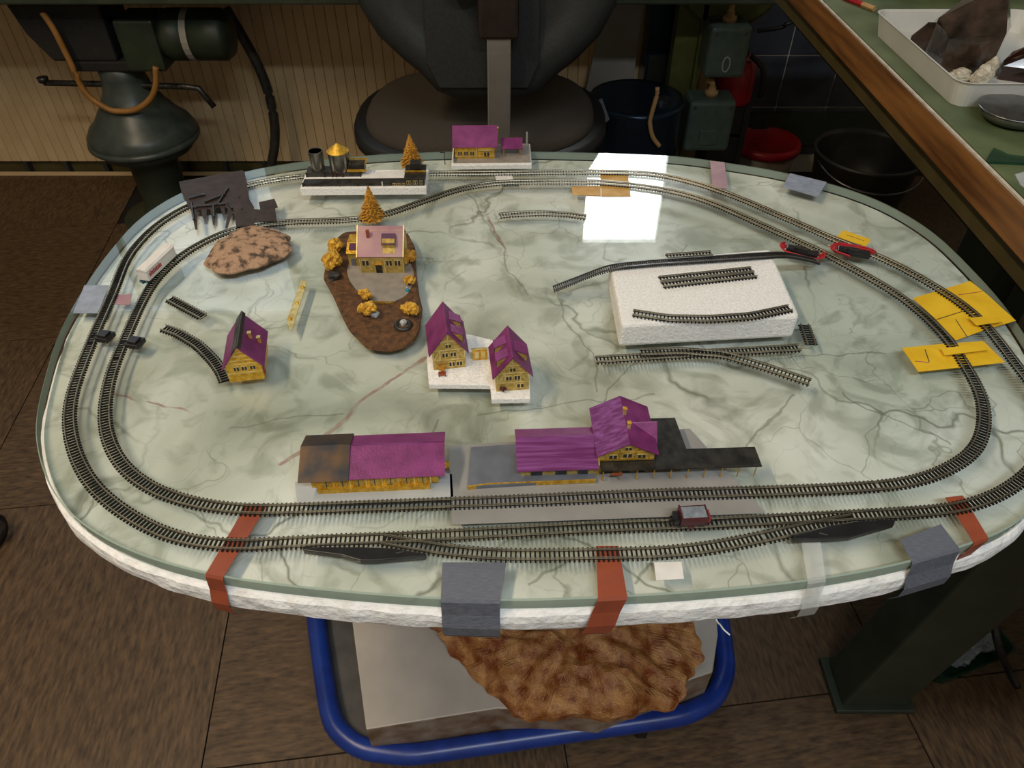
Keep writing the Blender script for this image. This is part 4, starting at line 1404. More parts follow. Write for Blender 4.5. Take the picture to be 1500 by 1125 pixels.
for s in (-1, 1):
    MB(.001).box(*sorted((s * LW, s * (LW + 2))), -1, 1, 3.2, 4.6).build('coupling', 'black', wg)
    for y in (-3, 3):
        MB(.001).tube([(s * LW, y, 4), (s * (LW + 1.4), y, 4)], .7, 6).build('buffer', 'turquoise' if s < 0 else 'black', wg)

a, b = at(984, 768, WZ), at(1034, 765, WZ)
rw = thing('model_wagon', 'dark red model open wagon loaded grey on the front track', 'model wagon', (a + b) / 2, math.atan2((b - a).y, (b - a).x))
MB(.001).box(-11, 12, -4.6, 4.6, 3.2, 4.4).build('chassis', 'black', rw)
wheels(rw, (-7, 7.5))
MB(.001).box(-7, 9.5, -5, 5, 4.4, 5.2).build('wagon_floor', 'maroon', rw)
for y in (-5.4, 4.6):
    MB(.001).box(-7, 9.5, y, y + .8, 5.2, 12).build('side_wall', 'maroon', rw)
MB(.001).box(-7.8, -7, -5.4, 5.4, 4.4, 13.5).build('end_wall', 'maroon', rw)
MB(.001).box(9.5, 10.3, -5.4, 5.4, 4.4, 12.5).build('end_wall', 'maroon', rw)
MB(.001).box(-7, 9.5, -4.6, 4.6, 5.2, 12.2).build('load', 'load', rw, bevel=.0004)
MB(.001).box(-11.5, -8, -4, 4, 3.4, 9).build('brake_platform', 'black', rw)
MB(.001).box(-2.5, 1.5, -5.6, -5, 1.4, 4.2).build('battery_box', 'maroon', rw)
MB(.001).box(10.3, 12.6, -3.6, 3.6, 4, 9).build('end_step', 'red_ink', rw)
for s, x in ((-1, -11), (1, 12)):
    MB(.001).box(*sorted((x, x + s * 2.4)), -1, 1, 3, 4.4).build('coupling', 'black', rw)
    for y in (-3, 3):
        MB(.001).tube([(x, y, 4), (x + s * 1.6, y, 4)], .8, 6).build('buffer', 'black', rw)
#PART4

# ------------------------------------------------------------------ dolly under the table with slab and calcite
dl = thing('dolly', 'low blue tubular steel dolly standing under the tabletop', 'dolly', (0, .62, 0))
LZ = .105
lp = [(-.297, .571), (-.262, .462), (-.245, .420), (-.205, .392), (-.138, .384), (.06, .412), (.24, .437), (.285, .458), (.312, .500), (.319, .571), (.322, .76), (.30, .82), (.25, .86), (-.28, .86), (-.34, .84), (-.358, .79)]
loop = smooth_path([Vector((x, y - .62, LZ)) for x, y in lp], .012, .014, True)
MB().tube(loop, .0145, 12, True).build('tube_frame', 'blue', dl, smooth=True)
MB().prism([(p.x * .985, p.y * .985) for p in loop], LZ - .024, LZ - .014).build('deck', 'deck', dl)
MB().tube([(-.318, -.02, LZ - .01), (.30, -.02, LZ - .01)], .010, 8).build('cross_tube', 'blue', dl, smooth=True)


def castor(parent, x, y, r, top):
    c = MB().box(x - .012, x + .012, y - .014, y + .014, top - .006, top).build('castor', 'steel', parent)
    for s in (-1, 1):
        MB().box(x + s * .013 - .0015, x + s * .013 + .0015, y - .014, y + .014, r * .7, top - .005).build('castor_fork', 'steel', c)
    MB().lathe([(r * .8, -.009), (r, -.006), (r, .006), (r * .8, .009)], (x, y, r), 20, axis='x').build('castor_wheel', 'rubber', c, smooth=True)


for x, y in ((-.19, .45), (.19, .47), (-.30, .80), (.25, .80)):
    castor(dl, x, y - .62, .034, LZ - .024)

# grey stone slab
SZ = .175
q = [at(*p, SZ) for p in ((513, 890), (536, 1069), (728, 1038), (880, 1046), (1000, 1000), (1044, 985), (1052, 930), (1048, 880))]
sl = thing('stone_slab', 'smooth grey stone slab with brown edges lying on the blue dolly', 'stone slab')
MB().prism([(p.x, p.y) for p in q], LZ - .0135, SZ, side=1).build('slab_body', ['slab', 'slab_edge'], sl, bevel=.002)

# amber calcite crust
ap = [(610, 900), (640, 925), (655, 950), (690, 982), (712, 1008), (738, 1028), (760, 1048), (800, 1056), (845, 1048), (880, 1056), (915, 1052), (950, 1040), (985, 1040), (1005, 1015), (1020, 985), (1032, 955), (1022, 925), (1010, 895), (900, 880), (700, 880)]
AZ = SZ + .012
pp = smooth_path([at(*p, AZ) for p in ap], .006, .005, True)
cc = sum(pp, Vector()) / len(pp)
n = len(pp)
mb = MB()
for k, z in ((.93, 0.), (.99, .004), (1.0, .010), (.95, .020), (.86, .030), (.74, .037), (.6, .042), (.45, .046), (.3, .048), (.15, .05), (.05, .05)):
    for i, p in enumerate(pp):
        d = (p - cc)
        q = Vector((d.x * k, d.y * k, 0))
        lump = .030 * noise.noise(Vector((q.x * 15, q.y * 13, 1.3))) + .013 * noise.noise(Vector((q.x * 45, q.y * 45, 4.)))
        out = 1 + (.05 * noise.noise(Vector((p.x * 60, p.y * 60, z * 60))) if k > .5 else 0)
        mb.v.append((q.x * out, q.y * out, max(0., z + (lump if z > .006 else 0))))
for r in range(10):
    for i in range(n):
        mb.f.append([r * n + i, r * n + (i + 1) % n, (r + 1) * n + (i + 1) % n, (r + 1) * n + i])
        mb.m.append(0)
mb.f += [list(range(n)), list(range(10 * n, 11 * n))]
mb.m += [0, 0]
ob = mb.build('calcite_specimen', 'amber')
ob.location = (cc.x, cc.y, SZ + .0003)
tag(ob, 'large rough amber brown crystal crust lying on the grey stone slab', 'rock')

# ------------------------------------------------------------------ swivel chair behind the table
ch = thing('swivel_chair', 'grey plastic swivel chair seen from behind with chrome back bar', 'chair', (-.070, 1.62, 0))
sp = []
for i in range(40):
    a = 2 * math.pi * i / 40
    sp.append((.278 * math.copysign(abs(math.cos(a)) ** .75, math.cos(a)), .245 * math.copysign(abs(math.sin(a)) ** .8, math.sin(a))))


def cushion(poly, levels, name, mat, parent, c=(0, 0)):
    mb = MB()
    n = len(poly)
    for k, z in levels:
        for x, y in poly:
            mb.v.append((c[0] + x * k, c[1] + y * k, z))
    for r in range(len(levels) - 1):
        for i in range(n):
            mb.f.append([r * n + i, r * n + (i + 1) % n, (r + 1) * n + (i + 1) % n, (r + 1) * n + i])
            mb.m.append(0)
    mb.f += [list(range(n)), list(range((len(levels) - 1) * n, len(levels) * n))]
    mb.m += [0, 0]
    return mb.build(name, mat, parent, smooth=True)


cushion(sp, [(.7, .405), (.95, .415), (1., .435), (1., .455), (.96, .462)], 'seat_shell', 'chair_black', ch)
cushion(sp, [(.90, .455), (.90, .470), (.86, .482), (.7, .487), (.3, .484), (.05, .482)], 'seat_cushion', 'chair_fabric', ch)
bx = .005
bp = [(-.285, .86), (-.275, .80), (-.262, .74), (-.235, .69), (-.195, .650), (-.165, .625), (-.135, .590), (-.105, .578), (.02, .576), (.060, .588), (.092, .622), (.125, .648), (.165, .690), (.190, .74), (.20, .80), (.21, .86), (.20, .98), (.16, 1.06), (.08, 1.09), (-.155, 1.09), (-.235, 1.06), (-.275, .98)]
bp = [(x + .070 + bx - .012, z) for x, z in bp]
bcx, bcz = .0, .83


def back_layer(k, y, poly=bp):
    return [((x - bcx) * k + bcx, y, (z - bcz) * k + bcz) for x, z in poly]


def back_part(name, mat, layers):
    mb = MB()
    n = len(bp)
    for k, y in layers:
        mb.v += back_layer(k, y)
    for r in range(len(layers) - 1):
        for i in range(n):
            mb.f.append([r * n + i, r * n + (i + 1) % n, (r + 1) * n + (i + 1) % n, (r + 1) * n + i])
            mb.m.append(0)
    mb.f += [list(range(n)), list(range((len(layers) - 1) * n, len(layers) * n))]
    mb.m += [0, 0]
    return mb.build(name, mat, ch, smooth=True)


BY = -.235
back_part('back_shell', 'chair_shell', [(.66, BY + .018), (.74, BY + .014), (.80, BY + .006), (.90, BY + .006), (.96, BY + .012), (1., BY + .026), (1.01, BY + .045)])
back_part('back_cushion', 'chair_fabric', [(.99, BY + .045), (.97, BY + .075), (.85, BY + .085)])
MB().prism([(-.065, .605), (.10, .605), (.12, .65), (.115, .92), (-.08, .92), (-.085, .65)], BY + .000, BY + .016, axis='y').build('back_panel', 'chair_shell', ch, bevel=.002)
MB().box(.012, .082, BY - .045, BY + .010, .705, .86).build('back_bracket', 'chair_brown', ch, bevel=.006)
MB().lathe([(.034, -.03), (.034, .01)], (-.012, BY - .002, .80), 20, axis='y').build('adjuster_knob', 'chair_black', ch, smooth=True)
bar = spline([(.047, BY - .032, .74), (.047, BY - .036, .66), (.045, BY - .034, .50), (.043, BY - .02, .42), (.03, BY + .05, .385), (.0, BY + .2, .38)], 6)
mb = MB()
for i, p in enumerate(bar):
    t_ = ((bar[min(i + 1, len(bar) - 1)]) - bar[max(i - 1, 0)]).normalized()
    nn = Vector((1, 0, 0)).cross(t_).normalized()
    for sx, sn in ((-1, -1), (1, -1), (1, 1), (-1, 1)):
        mb.v.append(p + Vector((1, 0, 0)) * sx * .021 + nn * sn * .005)
for i in range(len(bar) - 1):
    for j in range(4):
        mb.f.append([4 * i + j, 4 * i + (j + 1) % 4, 4 * i + 4 + (j + 1) % 4, 4 * i + 4 + j])
        mb.m.append(0)
mb.f += [[0, 1, 2, 3], [4 * len(bar) - 4 + j for j in range(4)]]
mb.m += [0, 0]
mb.build('back_bar', 'chrome', ch, bevel=.002)
MB().lathe([(.028, .09), (.028, .28), (.018, .28), (.018, .40)], (0, 0, 0), 16).build('gas_column', 'chair_black', ch, smooth=False)
MB().box(-.10, .10, -.09, .09, .385, .41).build('seat_plate', 'chair_black', ch)
for i in range(5):
    a = R(18 + 72 * i)
    u = Vector((math.cos(a), math.sin(a), 0))
    b = MB().tube([u * .01 + Vector((0, 0, .10)), u * .16 + Vector((0, 0, .09)), u * .27 + Vector((0, 0, .075))], [.024, .02, .015], 8).build('base_arm', 'chair_black', ch, smooth=True)
    c = u * .265
    MB().lathe([(.02, -.014), (.026, -.01), (.026, .01), (.02, .014)], (c.x, c.y, .026), 16, axis='x').build('castor_wheel', 'rubber', b, smooth=True)

# ------------------------------------------------------------------ castor at the left edge
o = at(-2, 792, 0)
cw = thing('castor', 'black castor wheel with a grey hub alone on the brown floor', 'castor', o)
MB().lathe([(.020, -.013), (.030, -.011), (.030, .011), (.020, .013)], (0, 0, .030), 24, axis='x').build('tyre', 'rubber', cw, smooth=True)
MB().lathe([(.018, .012), (.019, .0145), (.004, .016)], (0, 0, .030), 20, axis='x').build('hub', 'steel', cw, smooth=True)
MB().box(-.006, .006, -.014, .014, .062, .075).box(-.017, -.014, -.012, .012, .028, .070).box(.0165, .0195, -.012, .012, .028, .070).box(-.017, .0195, -.012, .012, .066, .070).build('fork', 'steel', cw)
MB().tube([(0, 0, .07), (0, 0, .10), (-.14, .03, .13)], .012, 8).build('leg_stub', 'chair_black', cw)

# ------------------------------------------------------------------ back bench above the machines
bb = thing('workbench', 'long dark green metal workbench along the cream boards', 'workbench', (0, 1.98, 0))
MB().box(-2.1, .62, -.20, .24, .82, .86).build('worktop', 'wood', bb, bevel=.004)
MB().box(-2.1, .62, -.17, -.13, .628, .82).build('front_rail', 'green_dark', bb, bevel=.004)
MB().box(-2.1, .62, .18, .22, .628, .82).build('back_rail', 'green_dark', bb)
MB().box(-2.1, .62, -.13, .18, .80, .82).build('shelf_plate', 'green_dark', bb)
for x in (-2.05, -.10):
    for y in (.16,):
        MB().box(x - .03, x + .03, y, y + .05, 0, .64).build('leg', 'green_dark', bb)
MB().box(.420, .490, .02, .07, 0, .64).build('leg', 'olive', bb, bevel=.003)
MB().box(.478, .490, .0, .02, 0, .60).build('conduit', 'olive', bb)

# pedestal grinder
pg = thing('pedestal_grinder', 'grey green cast iron pedestal machine with an olive electric motor', 'machine', (-1.01, 1.95, 0))
MB().lathe([(.13, 0), (.13, .02), (.075, .03), (.062, .06), (.066, .20), (.09, .215)], (0, 0, 0), 28).build('column_foot', 'green_dark', pg, smooth=True)
MB().lathe([(.088, .205), (.120, .222), (.138, .25), (.142, .272), (.130, .292), (.110, .31), (.085, .345), (.062, .385), (.055, .42), (.056, .46)], (0, 0, 0), 32).build('pedestal_bowl', 'cast', pg, smooth=True)
MB().lathe([(.139, .243), (.146, .250), (.146, .256), (.140, .262)], (0, 0, 0), 32).build('bowl_ring', 'cast', pg, smooth=True)
MB().box(-.09, .10, -.06, .06, .45, .475).build('head_plate', 'black_matt', pg, bevel=.004)
MB().prism([(-.13, .475), (.03, .475), (.03, .61), (-.19, .61), (-.17, .54)], -.06, .07, axis='y').build('belt_guard', 'black_matt', pg, bevel=.006)
MB().box(.055, .150, -.075, .03, .455, .575).build('terminal_box', 'green', pg, bevel=.006)
MB().lathe([(.02, .0), (.055, .005), (.06, .02), (.06, .06), (.052, .063), (.052, .075), (.06, .078), (.06, .15), (.05, .165), (.02, .168)], (.145, -.015, .525), 24, axis='x').build('motor', 'green', pg, smooth=True)
MB().lathe([(.0605, .062), (.0605, .078)], (.145, -.015, .525), 24, axis='x').build('name_plate', 'panel', pg)
MB().tube([(-.20, -.02, .408), (-.06, -.02, .405), (.16, -.02, .398), (.195, -.02, .394), (.222, -.02, .345)], .008, 8).build('tool_rest_bar', 'black_metal', pg, smooth=True)
MB().lathe([(.012, 0), (.014, .012), (.006, .014)], (-.20, -.02, .41), 12).build('bar_knob', 'black', pg, smooth=True)
cb = [on_depth(x, y, 1.86) for x, y in ((62, 18), (80, 45), (105, 95), (125, 135), (155, 158), (175, 163), (200, 160), (220, 145), (228, 125), (228, 98))]
tag(MB().tube(spline(cb, 6), .0075, 8).build('power_cable', 'cable', smooth=True), 'ochre power cable looping below the pedestal machine', 'cable')
hp = [on_depth(x, y, 2.12) for x, y in ((330, 12), (350, 45), (375, 90), (393, 135), (402, 180), (402, 215), (396, 250))]
hp.append(Vector((hp[-1].x - .01, 2.12, .012)))
tag(MB().tube(spline(hp, 6), .014, 10).build('hose', 'hose', smooth=True), 'thick dark hose hanging beside the cream boards', 'hose')

# things right of the chair, under the bench
def simple(name, label, cat, mb, mat, **k):
    return tag(mb.build(name, mat, **k), label, cat)


sf = thing('low_shelf', 'low dark green shelf carrying the grey panel and control cabinet', 'shelf', (.29, 2.165, 0))
MB().box(-.09, .20, -.05, .04, .262, .2895).build('shelf_board', 'green_dark', sf)
for x in (-.08, .18):
    MB().box(x, x + .02, -.04, .035, 0, .262).build('shelf_leg', 'green_dark', sf)
pl = MB().prism([(-.075, 0), (.06, 0), (.067, .30), (-.03, .30)], -.006, .006, axis='y').build('grey_panel', 'panel', bevel=.001)
pl.location = (.29, 2.17, .29)
tag(pl, 'flat grey panel standing behind the dark drum', 'panel')
cbx = thing('control_cabinet', 'dark grey control cabinet beside the grey panel', 'cabinet', (.428, 2.165, .29))
MB().box(-.055, .025, -.045, .035, 0, .29).build('cabinet_body', 'drum', cbx, bevel=.004)
MB().box(-.048, .018, -.05, -.045, .02, .12).build('cabinet_door', 'bucket', cbx)
MB().box(-.048, .018, -.05, -.045, .135, .27).build('cabinet_door', 'drum', cbx)
dr = thing('steel_drum', 'glossy dark blue steel drum', 'drum', (.315, 1.86, 0))
MB().lathe([(.118, 0), (.122, .006), (.118, .012), (.118, .15), (.122, .155), (.118, .16), (.118, .385), (.122, .392), (.118, .40), (.10, .397), (.01, .397)], (0, 0, 0), 40).build('drum_body', 'drum', dr, smooth=True)
MB().lathe([(.02, .397), (.02, .404), (.012, .406)], (.06, -.02, 0), 16).build('bung', 'steel', dr)
card_p = [on_depth(x, y, 1.735) for x, y in ((872, 148), (882, 144), (893, 175), (883, 183))]
simple('blue_card', 'small blue grey card stuck to the dark drum', 'card', MB().slab([p for p in card_p][::-1], .001), 'card_blue')
cbp = [on_depth(x, y, 1.733) for x, y in ((963, 128), (962, 140), (955, 165), (952, 180), (956, 200), (966, 214))]
simple('beige_cable', 'short beige cable hanging in front of the dark drum', 'cable', MB().tube(spline(cbp, 6), .0055, 8), 'cable_beige', smooth=True)


def switch_box(label, x0, x1, z0, z1, y, face):
    t = thing('switch_box', label, 'switch box', ((x0 + x1) / 2, y, z0))
    w, h = (x1 - x0) / 2, z1 - z0
    MB().box(-w, w, -.045, .045, 0, h).build('box_body', 'grey_green', t, bevel=.010)
    MB().lathe([(.017, h), (.017, h + .012), (.010, h + .014), (.010, h + .022)], (0, 0, 0), 14).build('cable_gland', 'cable_beige', t, smooth=True)
    ct = .075 if face == 'ring' else .032
    MB().tube(spline([(0, 0, h + .015), (-.002, 0, h + .015 + ct * .5), (-.012, .01, h + .002 + ct)], 5), .0075, 8).build('cable', 'cable_beige', t, smooth=True)
    if face == 'ring':
        MB().tube([(.0 + .009 * math.cos(a * .524), -.046, .035 + .018 * math.sin(a * .524)) for a in range(12)], .002, 6, True).build('emblem_ring', 'card_pale', t)
    else:
        MB().box(-w * .4, w * .4, -.049, -.044, h * .15, h * .45).build('cover_plate', 'grey_green', t, bevel=.002)
    for sx in (-1, 1):
        MB().lathe([(.004, -.0475), (.004, -.0445)], (sx * (w - .014), 0, h - .016), 10, axis='y').build('screw', 'steel', t)
    return t


switch_box('upper grey green switch box with an oval mark on the olive post', .482, .582, .435, .558, 1.93, 'ring')
switch_box('lower grey green switch box with a stained lid on the olive post', .458, .578, .245, .380, 1.92, 'plate')
g_ = MB().lathe([(.13, -.05), (.14, -.04), (.14, .04), (.13, .05)], (.54, .05, .66), 36, axis='y').build('round_guard', 'olive', bb)
MB().lathe([(.03, -.065), (.03, -.05)], (.54, .05, .66), 16, axis='y').build('guard_hub', 'green_dark', g_)
rc = on_depth(1085, 122, 2.02)
rd_ = thing('red_canister', 'small red canister with black caps behind the switch boxes', 'canister', (.605, 2.03, .322))
MB().lathe([(.05, .0), (.052, .008), (.052, .09), (.040, .115), (.02, .12)], (0, 0, 0), 24).build('canister_body', 'red', rd_, smooth=True)
MB().lathe([(.022, .12), (.022, .145), (.01, .15)], (0, 0, 0), 14).build('cap', 'black', rd_, smooth=True)
MB().tube(spline([(.02, -.03, .13), (.055, -.05, .10), (.062, -.05, .03)], 6), .008, 8).build('hose', 'black', rd_, smooth=True)
ct_ = thing('crate', 'dark crate carrying the red canister behind the lidded tub', 'crate', (.60, 2.03, 0))
for z in (.005, .085, .165, .245):
    MB().box(-.05, .05, -.05, .05, z, z + .072).build('crate_slat', 'bucket', ct_, bevel=.002)
for sx in (-1, 1):
    MB().box(sx * .042 - .008, sx * .042 + .008, -.054, -.0501, 0, .32).build('crate_post', 'bucket', ct_)
MB().box(-.052, .052, -.052, .052, .317, .3215).build('crate_lid', 'bucket', ct_)
rl = thing('lidded_tub', 'cloudy plastic tub with a round dark red lid', 'tub', (.77, 2.14, 0))
MB().lathe([(.080, 0), (.095, .14)], (0, 0, 0), 32).build('tub', 'jar_body', rl, smooth=True)
MB().lathe([(.104, .135), (.105, .150), (.100, .158), (.09, .158), (.088, .152), (.01, .152)], (0, 0, 0), 36).build('lid', 'red', rl, smooth=True)
bk = thing('bucket', 'large dark plastic bucket with a wire handle beside the red lidded tub', 'bucket', (.955, 1.87, 0))
MB().lathe([(.105, 0), (.135, .24), (.142, .245), (.142, .252), (.134, .252), (.131, .24), (.103, .01), (.005, .01)], (0, 0, 0), 36).build('bucket_body', 'bucket', bk, smooth=True)
MB().tube([(.138 * math.cos(a * .19635), -.02 - .135 * math.sin(a * .19635), .235 - .03 * math.sin(a * .19635)) for a in range(17)], .003, 6).build('handle', 'steel', bk, smooth=True)
bc = [on_depth(x, y, 1.9) for x, y in ((1082, 42), (1110, 45), (1145, 40), (1170, 30))]
simple('black_cable', 'thin black cable strung below the round olive guard', 'cable', MB().tube(spline([Vector((.64, 1.9, bc[0].z))] + bc[1:] + [Vector((.95, 1.95, .60)), Vector((.95, 2.2, .58)), Vector((.95, 2.243, .58))], 6), .005, 8), 'black', smooth=True)
# low green beam crossing behind the bucket
simple('cross_beam', 'dark green floor beam behind the tub and bucket', 'beam', MB().box(.60, 1.6, 2.225, 2.24, .10, .20), 'green_dark')

# ------------------------------------------------------------------ right workbench
BT = GLASS + .060
BX = .472
rb = thing('workbench', 'green topped workbench with a thick wooden front edge and a pale painted highlight', 'workbench', (BX, .4, 0))
MB().box(.006, .80, -.30, 1.15, BT - .034, BT).build('bench_surface', 'bench_top', rb)
MB().box(0, .03, -.30, 1.15, BT - .041, BT - .0015).build('wooden_edge', 'wood', rb, bevel=.002)
MB().box(.0, .0035, -.30, 1.15, BT - .0015, BT + .0006).build('highlight_strip', 'edge_highlight', rb)  # thin pale strip laid on as a painted highlight
MB().box(.022, .045, -.28, 1.13, BT - .078, BT - .042).build('apron', 'apron', rb)
MB().box(.045, .78, -.28, 1.13, BT - .10, BT - .042).build('underframe', 'black_matt', rb)


def hexa(mb, bot, top):
    return mb.add(list(bot) + list(top), [(3, 2, 1, 0), (4, 5, 6, 7), (0, 1, 5, 4), (1, 2, 6, 5), (2, 3, 7, 6), (3, 0, 4, 7)])


lx = -BX
mb = MB()
hexa(mb, [(lx + .505, .490 - .4, .012), (lx + .600, .490 - .4, .012), (lx + .610, .560 - .4, .012), (lx + .505, .560 - .4, .012)],
     [(lx + .600, .50 - .4, BT - .10), (lx + .720, .50 - .4, BT - .10), (lx + .720, .56 - .4, BT - .10), (lx + .600, .56 - .4, BT - .10)])
mb.build('leg', 'green_dark', rb, bevel=.004)
MB().prism([(lx + .495, .482 - .4), (lx + .615, .482 - .4), (lx + .622, .57 - .4), (lx + .495, .57 - .4)], 0, .012).build('foot_plate', 'green_dark', rb, bevel=.002)
MB().box(.17, .75, .11, .145, .30, .36).build('stretcher', 'green_dark', rb)
hexa(MB(), [(.70, .09, 0), (.76, .09, 0), (.76, .16, 0), (.70, .16, 0)], [(.70, .09, BT - .1), (.76, .09, BT - .1), (.76, .16, BT - .1), (.70, .16, BT - .1)]).build('leg', 'green_dark', rb)
for x in (.60, .72):
    MB().box(x, x + .06, 1.04, 1.12, 0, BT - .10).build('leg', 'green_dark', rb)

tr = thing('tray', 'white plastic tray holding dark stones on the green workbench', 'tray', (.600, .955, BT))


def rrect(hx, hy, r, n=5):
    p = []
    for cx, cy, a in ((hx - r, hy - r, 0), (-hx + r, hy - r, 90), (-hx + r, -hy + r, 180), (hx - r, -hy + r, 270)):
        p += [(cx + r * math.cos(R(a + 90 * i / n)), cy + r * math.sin(R(a + 90 * i / n))) for i in range(n + 1)]
    return p


mb = MB()
lv = [(.098, .125, .015, .0003), (.104, .131, .018, .028), (.106, .133, .019, .029), (.1035, .1305, .018, .029), (.102, .129, .017, .027), (.096, .123, .014, .003)]
for hx, hy, r, z in lv:
    mb.v += [(x, y, z) for x, y in rrect(hx, hy, r)]
n = 24
for r in range(len(lv) - 1):
    for i in range(n):
        mb.f.append([r * n + i, r * n + (i + 1) % n, (r + 1) * n + (i + 1) % n, (r + 1) * n + i])
        mb.m.append(0)
mb.f += [list(range(n)), list(range(5 * n, 6 * n))]
mb.m += [0, 0]
mb.build('tray_shell', 'tray', tr)


def rock(label, px, z, rad, mat, seed, amp=.45, name='stone', sub=3, rz=0., tilt=0.):
    p = at(*px, z)
    mb = MB().blob((0, 0, rad[2] * .75), rad, sub, amp, 1.3, seed, flat=-rad[2] * .75)
    ob = mb.build(name, mat)
    ob.location = (p.x, p.y, z)
    ob.rotation_euler = (0, 0, rz)
    return tag(ob, label, 'stone')


def shard(label, px, z, hx, hy, h, mat, rz, seed, lean=.3):
    """a broken block with flat faces"""
    rd = random.Random(seed)
    p = at(*px, z)
    bot = [(hx * math.cos(a) * rd.uniform(.8, 1.1), hy * math.sin(a) * rd.uniform(.8, 1.1), 0) for a in [R(x + rd.uniform(-14, 14)) for x in range(0, 360, 52)]]
    n = len(bot)
    mid = [(x * rd.uniform(.9, 1.15), y * rd.uniform(.9, 1.15), h * rd.uniform(.4, .6)) for x, y, _ in bot]
    top = [(x * rd.uniform(.25, .6) + hx * lean, y * rd.uniform(.3, .6), h * rd.uniform(.8, 1.05)) for x, y, _ in bot]
    mb = MB().add(bot + mid + top + [(hx * lean, 0, h)], [])
    for r in range(2):
        for i in range(n):
            a, b, c, d = r * n + i, r * n + (i + 1) % n, (r + 1) * n + (i + 1) % n, (r + 1) * n + i
            mb.f += [[a, b, c], [a, c, d]]
            mb.m += [0, 0]
    for i in range(n):
        mb.f.append([2 * n + i, 2 * n + (i + 1) % n, 3 * n])
        mb.m.append(0)
    mb.f.append(list(range(n))[::-1])
    mb.m.append(0)
    ob = mb.build('stone', mat)
    ob.location = (p.x, p.y, z)
    ob.rotation_euler = (0, 0, rz)
    return tag(ob, label, 'stone')


TB = BT + .0035
shard('large broken glassy smoky brown stone in the white tray', (1402, 88), TB, .052, .050, .085, 'smoky', R(30), 4, .35)
shard('black glossy stone tip next to the large smoky stone', (1352, 72), TB, .014, .022, .034, 'smoky', R(100), 8, -.2)
shard('dark red black angular stone at the tray edge', (1500, 112), TB, .036, .026, .036, 'smoky2', R(5), 12, .1)
rock('pale rough stone chip leaning on the tray front', (1434, 122), TB, (.012, .009, .011), 'chips', 3, name='stone_chip')
rock('flat pale stone chip below the large smoky stone', (1404, 116), TB, (.014, .008, .007), 'chips', 7, name='stone_chip')
rock('small pale yellow stone chip next to the dark red stone', (1446, 112), TB, (.007, .007, .012), 'chips', 15, name='stone_chip')
p = at(1480, 178, BT)
ds = thing('glass_dish', 'shallow dull grey glass dish on the green workbench', 'dish', p)
MB().lathe([(.022, .0003), (.030, .004), (.038, .014), (.0365, .014), (.029, .006), (.003, .003)], (0, 0, 0), 28).build('dish_bowl', 'dish', ds, smooth=True)
MB().lathe([(.0370, .0138), (.0392, .0145), (.0392, .0155), (.0370, .0160)], (0, 0, 0), 28).build('dish_rim', 'steel', ds, smooth=True)


def flat_shard(label, px, mat, th=.003):
    q = [at(*p, BT + th) for p in px]
    return tag(MB().prism([(p.x, p.y) for p in q], BT + .0003, BT + th).build('glass_shard', mat), label, 'glass shard')


flat_shard('triangular greenish glass shard near the dish', [(1446, 232), (1456, 216), (1478, 226), (1530, 232), (1530, 240), (1450, 236)], 'bottle')
simple('white_card', 'white card corner at the edge of the green workbench', 'card', MB().prism([(p.x, p.y) for p in [at(*q, BT) for q in ((1486, 257), (1510, 250), (1540, 268), (1520, 290), (1494, 272))]], BT + .0003, BT + .0012), 'card_pale')
a, b = at(1236, -4, BT + .004), at(1281, 13, BT + .004)
pc = thing('pencil', 'red and cream pencil lying beside the white tray', 'pencil')
MB().tube([a, a.lerp(b, .62)], .0038, 6).build('barrel', 'red', pc)
MB().tube([a.lerp(b, .62), b], .0039, 6).build('sleeve', 'cable_beige', pc)
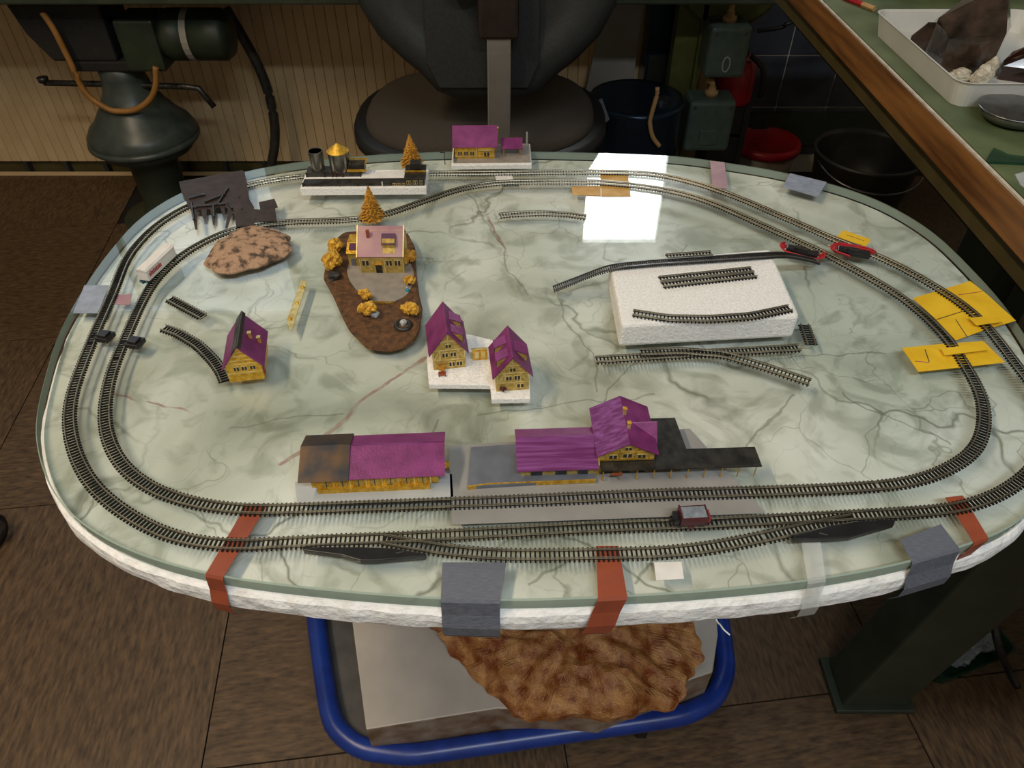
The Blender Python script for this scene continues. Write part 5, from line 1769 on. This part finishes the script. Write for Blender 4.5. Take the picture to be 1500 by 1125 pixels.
# polythene bag at the back of the bench
bag = MB().blob((0, 0, .03), (.10, .06, .035), 4, .5, 2.2, 6, flat=-.03)
ob = bag.build('plastic_bag', 'poly')
p = at(1470, 12, BT)
ob.location = (p.x + .16, p.y + .15, BT + .0005)
tag(ob, 'crumpled clear plastic bag behind the white tray', 'bag')
ob = MB().blob((0, 0, .02), (.10, .035, .022), 3, .5, 2., 11, flat=-.018).build('crumpled_foil', 'smoky2')
p = at(1330, -8, BT)
ob.location = (p.x + .05, p.y + .02, BT)
tag(ob, 'dark crumpled wrapping lying behind the tray corner', 'wrapping')

# ------------------------------------------------------------------ floor things under the right bench
gt2 = thing('glass_tray', 'green glass tray holding crumpled polythene under the workbench', 'tray', (.722, .585, 0), R(20))
mb = MB()
lv = [(.068, .038, .012, .001), (.074, .044, .014, .034), (.071, .041, .013, .034), (.065, .035, .011, .005)]
for hx, hy, r, z in lv:
    mb.v += [(x, y, z) for x, y in rrect(hx, hy, r)]
for r in range(3):
    for i in range(24):
        mb.f.append([r * 24 + i, r * 24 + (i + 1) % 24, (r + 1) * 24 + (i + 1) % 24, (r + 1) * 24 + i])
        mb.m.append(0)
mb.f += [list(range(24)), list(range(72, 96))]
mb.m += [0, 0]
mb.build('tray_shell', 'bottle', gt2)
ob = MB().blob((0, 0, .03), (.058, .030, .026), 4, .6, 2.6, 3, flat=-.024).build('polythene_sheet', 'poly')
ob.location = (.719, .587, .006)
ob.rotation_euler = (0, 0, R(20))
tag(ob, 'crumpled clear polythene lying in the green glass tray', 'polythene')
bl = spline([on_depth(1455, 905, .56), at(1462, 945, .12), at(1474, 975, .04), at(1490, 1006, .006)], 6)
simple('black_lead', 'black cable lying beside the green glass tray', 'cable', MB().tube(bl, .0055, 8), 'black', smooth=True)
simple('white_wire', 'bent white wire on the floor at the bench foot', 'wire', MB().tube(spline([at(*p, .003) for p in ((1325, 992), (1332, 1002), (1346, 1006), (1360, 1000))], 6), .0018, 6), 'white', smooth=True)
hw_ = [at(1048, 905, GLASS - .045), at(1055, 915, GLASS - .05), at(1060, 922, GLASS - .053), at(1069, 930, GLASS - .055)]
simple('white_wire', 'short white wire sticking out below the foam rim', 'wire', MB().tube(spline([Vector((hw_[0].x - .005, hw_[0].y + .03, GLASS - .045))] + hw_, 5), .0006, 6), 'white', smooth=True)
